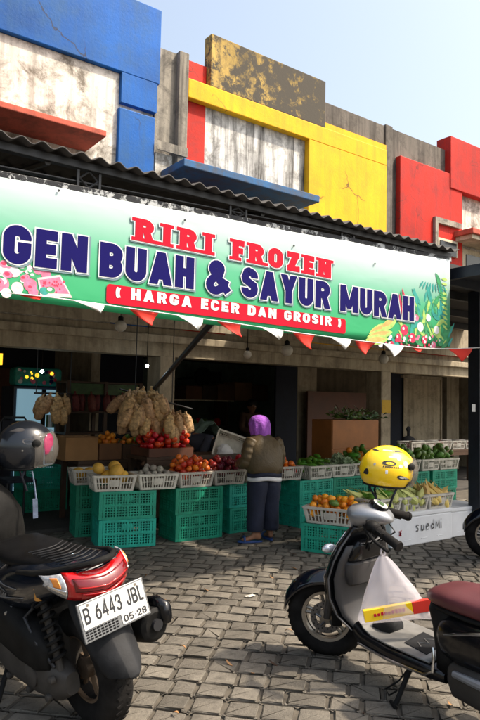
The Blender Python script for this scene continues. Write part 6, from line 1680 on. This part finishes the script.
yst = [('ellipse',-100,22,15,6,'ink'),('ellipse',-99,22,9,3,'helmet_yellow'),('star',-62,22,9,9,'sticker_grey'),('ellipse',-78,34,5,5,'sticker_grey'),('rect',-92,38,14,3,'sticker_grey'),('ellipse',-76,17,4,4,'sticker_white'),('blade',-66,-10,17,7,'ink'),('blade',-66,-9,12,4,'sticker_grey'),
       ('slash',-40,2,6,6,'sticker_grey'),('rect',-104,2,3,5,'sticker_white'),('slash',-150,-5,9,10,'ink'),('rect',-130,16,3,4,'sticker_grey'),('blade',-70,55,24,4,'ink'),('blade',-150,52,24,4,'ink'),('rect',-105,56,26,3,'sticker_grey')]
yst = [(k_, lo_-24, *r_) for k_, lo_, *r_ in yst]
t, P_ = helmet('yellow open face helmet covered in small stickers on the right scooter', YL, (R(4), R(3), R(-8)), 1.02, 'helmet_yellow', 'visor', yst)
t.scale = (1.16, 1.14, .98)
b = MB()
for k in range(8):
    lo = -136+k*4.2; q = [P_(lo, 12, 1.008), P_(lo+2.6, 12, 1.008), P_(lo+2.6, 15, 1.008), P_(lo, 15, 1.008)]; b.poly(q)
flat_build(b, 'sticker', M['ink'], t)
HL = at(26, 449, 4.05)
bst = [('blade',-75,20,26,9,'inner_grey'),('blade',-75,18,20,5,'helmet_black'),('ellipse',-52,22,5,5,'sticker_grey'),('ellipse',-100,5,1.6,1.6,'chrome'),('slash',-120,48,24,7,'inner_grey'),('rect',178,12,14,18,'lime')]
t, P_ = helmet('glossy black open face helmet with clear visor on the left scooter', HL, (R(5), R(-4), R(-14)), 1.18, 'helmet_black', 'visor', bst)
b = MB(); rows = [[P_(c_+w_*u, la, 1.085+.03*math.cos(R(c_+w_*u))) for u in (-1,-.6,-.2,.2,.6,1)] for la, c_, w_ in ((31,-40,4),(28,-42,10),(20,-46,13),(10,-50,11),(0,-54,6),(-6,-56,3))]
b.loft(rows, False, False); b.build('visor_reflection', M['pink_reflection'], t, smooth=True, angle=0, solid=.002)  # reflection painted as a pink patch over the visor
b = MB(); b.tube([(.02,-.10,-.10),(.03,-.105,-.17),(.035,-.11,-.24)], .004, 6); b.span(.018,.042,-.118,-.112,-.34,-.24); b.build('price_tag', M['chrome_tag'], t)

# ------------------------------------------------------------------ carrier bag and box
bgp = at(383, 556, 2.42)
bgt = thing('plastic_bag', 'thin white plastic carrier bag hanging from the right scooter hook', 'bag', bgp)
BX = _r0.copy(); BYv = Vector((BX.y, -BX.x, 0))
def wpx(px_): return px_*(bgp-CP).dot(_f)/F_PX
b = MB(); rings = []
g = random.Random(2)
for t in range(15):
    u = t/14; yd = wpx(62)*u; hw = wpx(4+36*u**.85) if u < .93 else wpx(38); cx_ = wpx(14*u); th = .012+.055*math.sin(math.pi*min(1, u*.62))
    if u > .97: hw *= .93; th *= .35
    rg = []
    for k in range(44):
        a = 2*math.pi*k/44; fold = 1+.07*(1-u)*math.sin(7*a+u*3)+.05*noise.noise((math.cos(a)*2, math.sin(a)*2, u*5))
        x = hw*math.cos(a)*fold+cx_; y = th*math.sin(a)*fold
        rg.append(BX*x+BYv*y+Vector((0,0,-yd-.010*math.cos(2*a)*u+(.018*u*math.cos(a)) )))
    rings.append(rg)
b.loft(rings, False); b.poly([tuple(p) for p in rings[-1]]); b.build('film', M['film'], bgt, smooth=True, angle=0)
b = MB()
for s in (-1, 1): b.tube([Vector((0,0,.0))+BX*.004*s, BX*(.012*s)+Vector((0,0,.02)), BX*(.004*s)+Vector((0,0,.045)), Vector((0,0,.05))], .006, 8)
b.build('handle', M['film'], bgt, smooth=True)
bc = bgp+BX*wpx(13)+Vector((0,0,-wpx(50)))+BYv*.045
bx_ = thing('snack_box', 'small yellow and red paper box inside the carrier bag', 'box', bc, (0, R(-11), math.atan2(BX.y, BX.x)))
hw = wpx(34)
b = MB(); b.span(-hw, hw*.42, -.016, .016, -.031, .031); b.build('body', M['helmet_yellow'], bx_, bevel=.002)
b = MB(); b.span(hw*.421, hw, -.0162, .0162, -.0312, .0312); b.build('red_end', M['flag_red'], bx_, bevel=.002)
b = MB(); g = random.Random(4)
for k in range(9):
    x = -hw*.72+k*hw*.105; hgt = .006+.004*g.random(); b.span(x, x+hw*.07, -.0175, -.0165, -.008, -.008+hgt*2.2)
b.build('printed_line', M['text_red'], bx_)
# dry leaves and crumbs blown over the paving
g = random.Random(19)
for k in range(26):
    b = MB(); l_ = g.uniform(.018,.045); b.loft([[Vector((x, y*l_*.35*math.sin(math.pi*t), .012*math.sin(3*t+k)+.004*abs(y))) for y in (-1,0,1)] for t, x in ((.04,-l_),(.3,-l_*.4),(.6,l_*.3),(.97,l_))], False, False)
    o = b.build('dry_leaf', M['cardboard' if k % 3 else 'wood'], None, smooth=True, angle=0, solid=.001); o.location = (g.uniform(1.2,4.6), g.uniform(1.9,5.3), .012); o.rotation_euler = (g.uniform(-.2,.2), g.uniform(-.2,.2), g.uniform(0,6))
    tag(o, 'tiny dry brown leaf scrap blown onto the paving', 'leaf', 'dry leaf scraps on the paving')
# small litter on the paving
b = MB(); b.ball((0,0,.004), (.05,.022,.006), 16, 6, lambda d: 1+.7*noise.noise(d*2.2)); o = b.build('paper_scrap', M['white_plastic'], None, smooth=True); p = gnd(250, 597); o.location = (p.x, p.y, .006)
tag(o, 'small white paper scrap lying on the paving', 'litter')
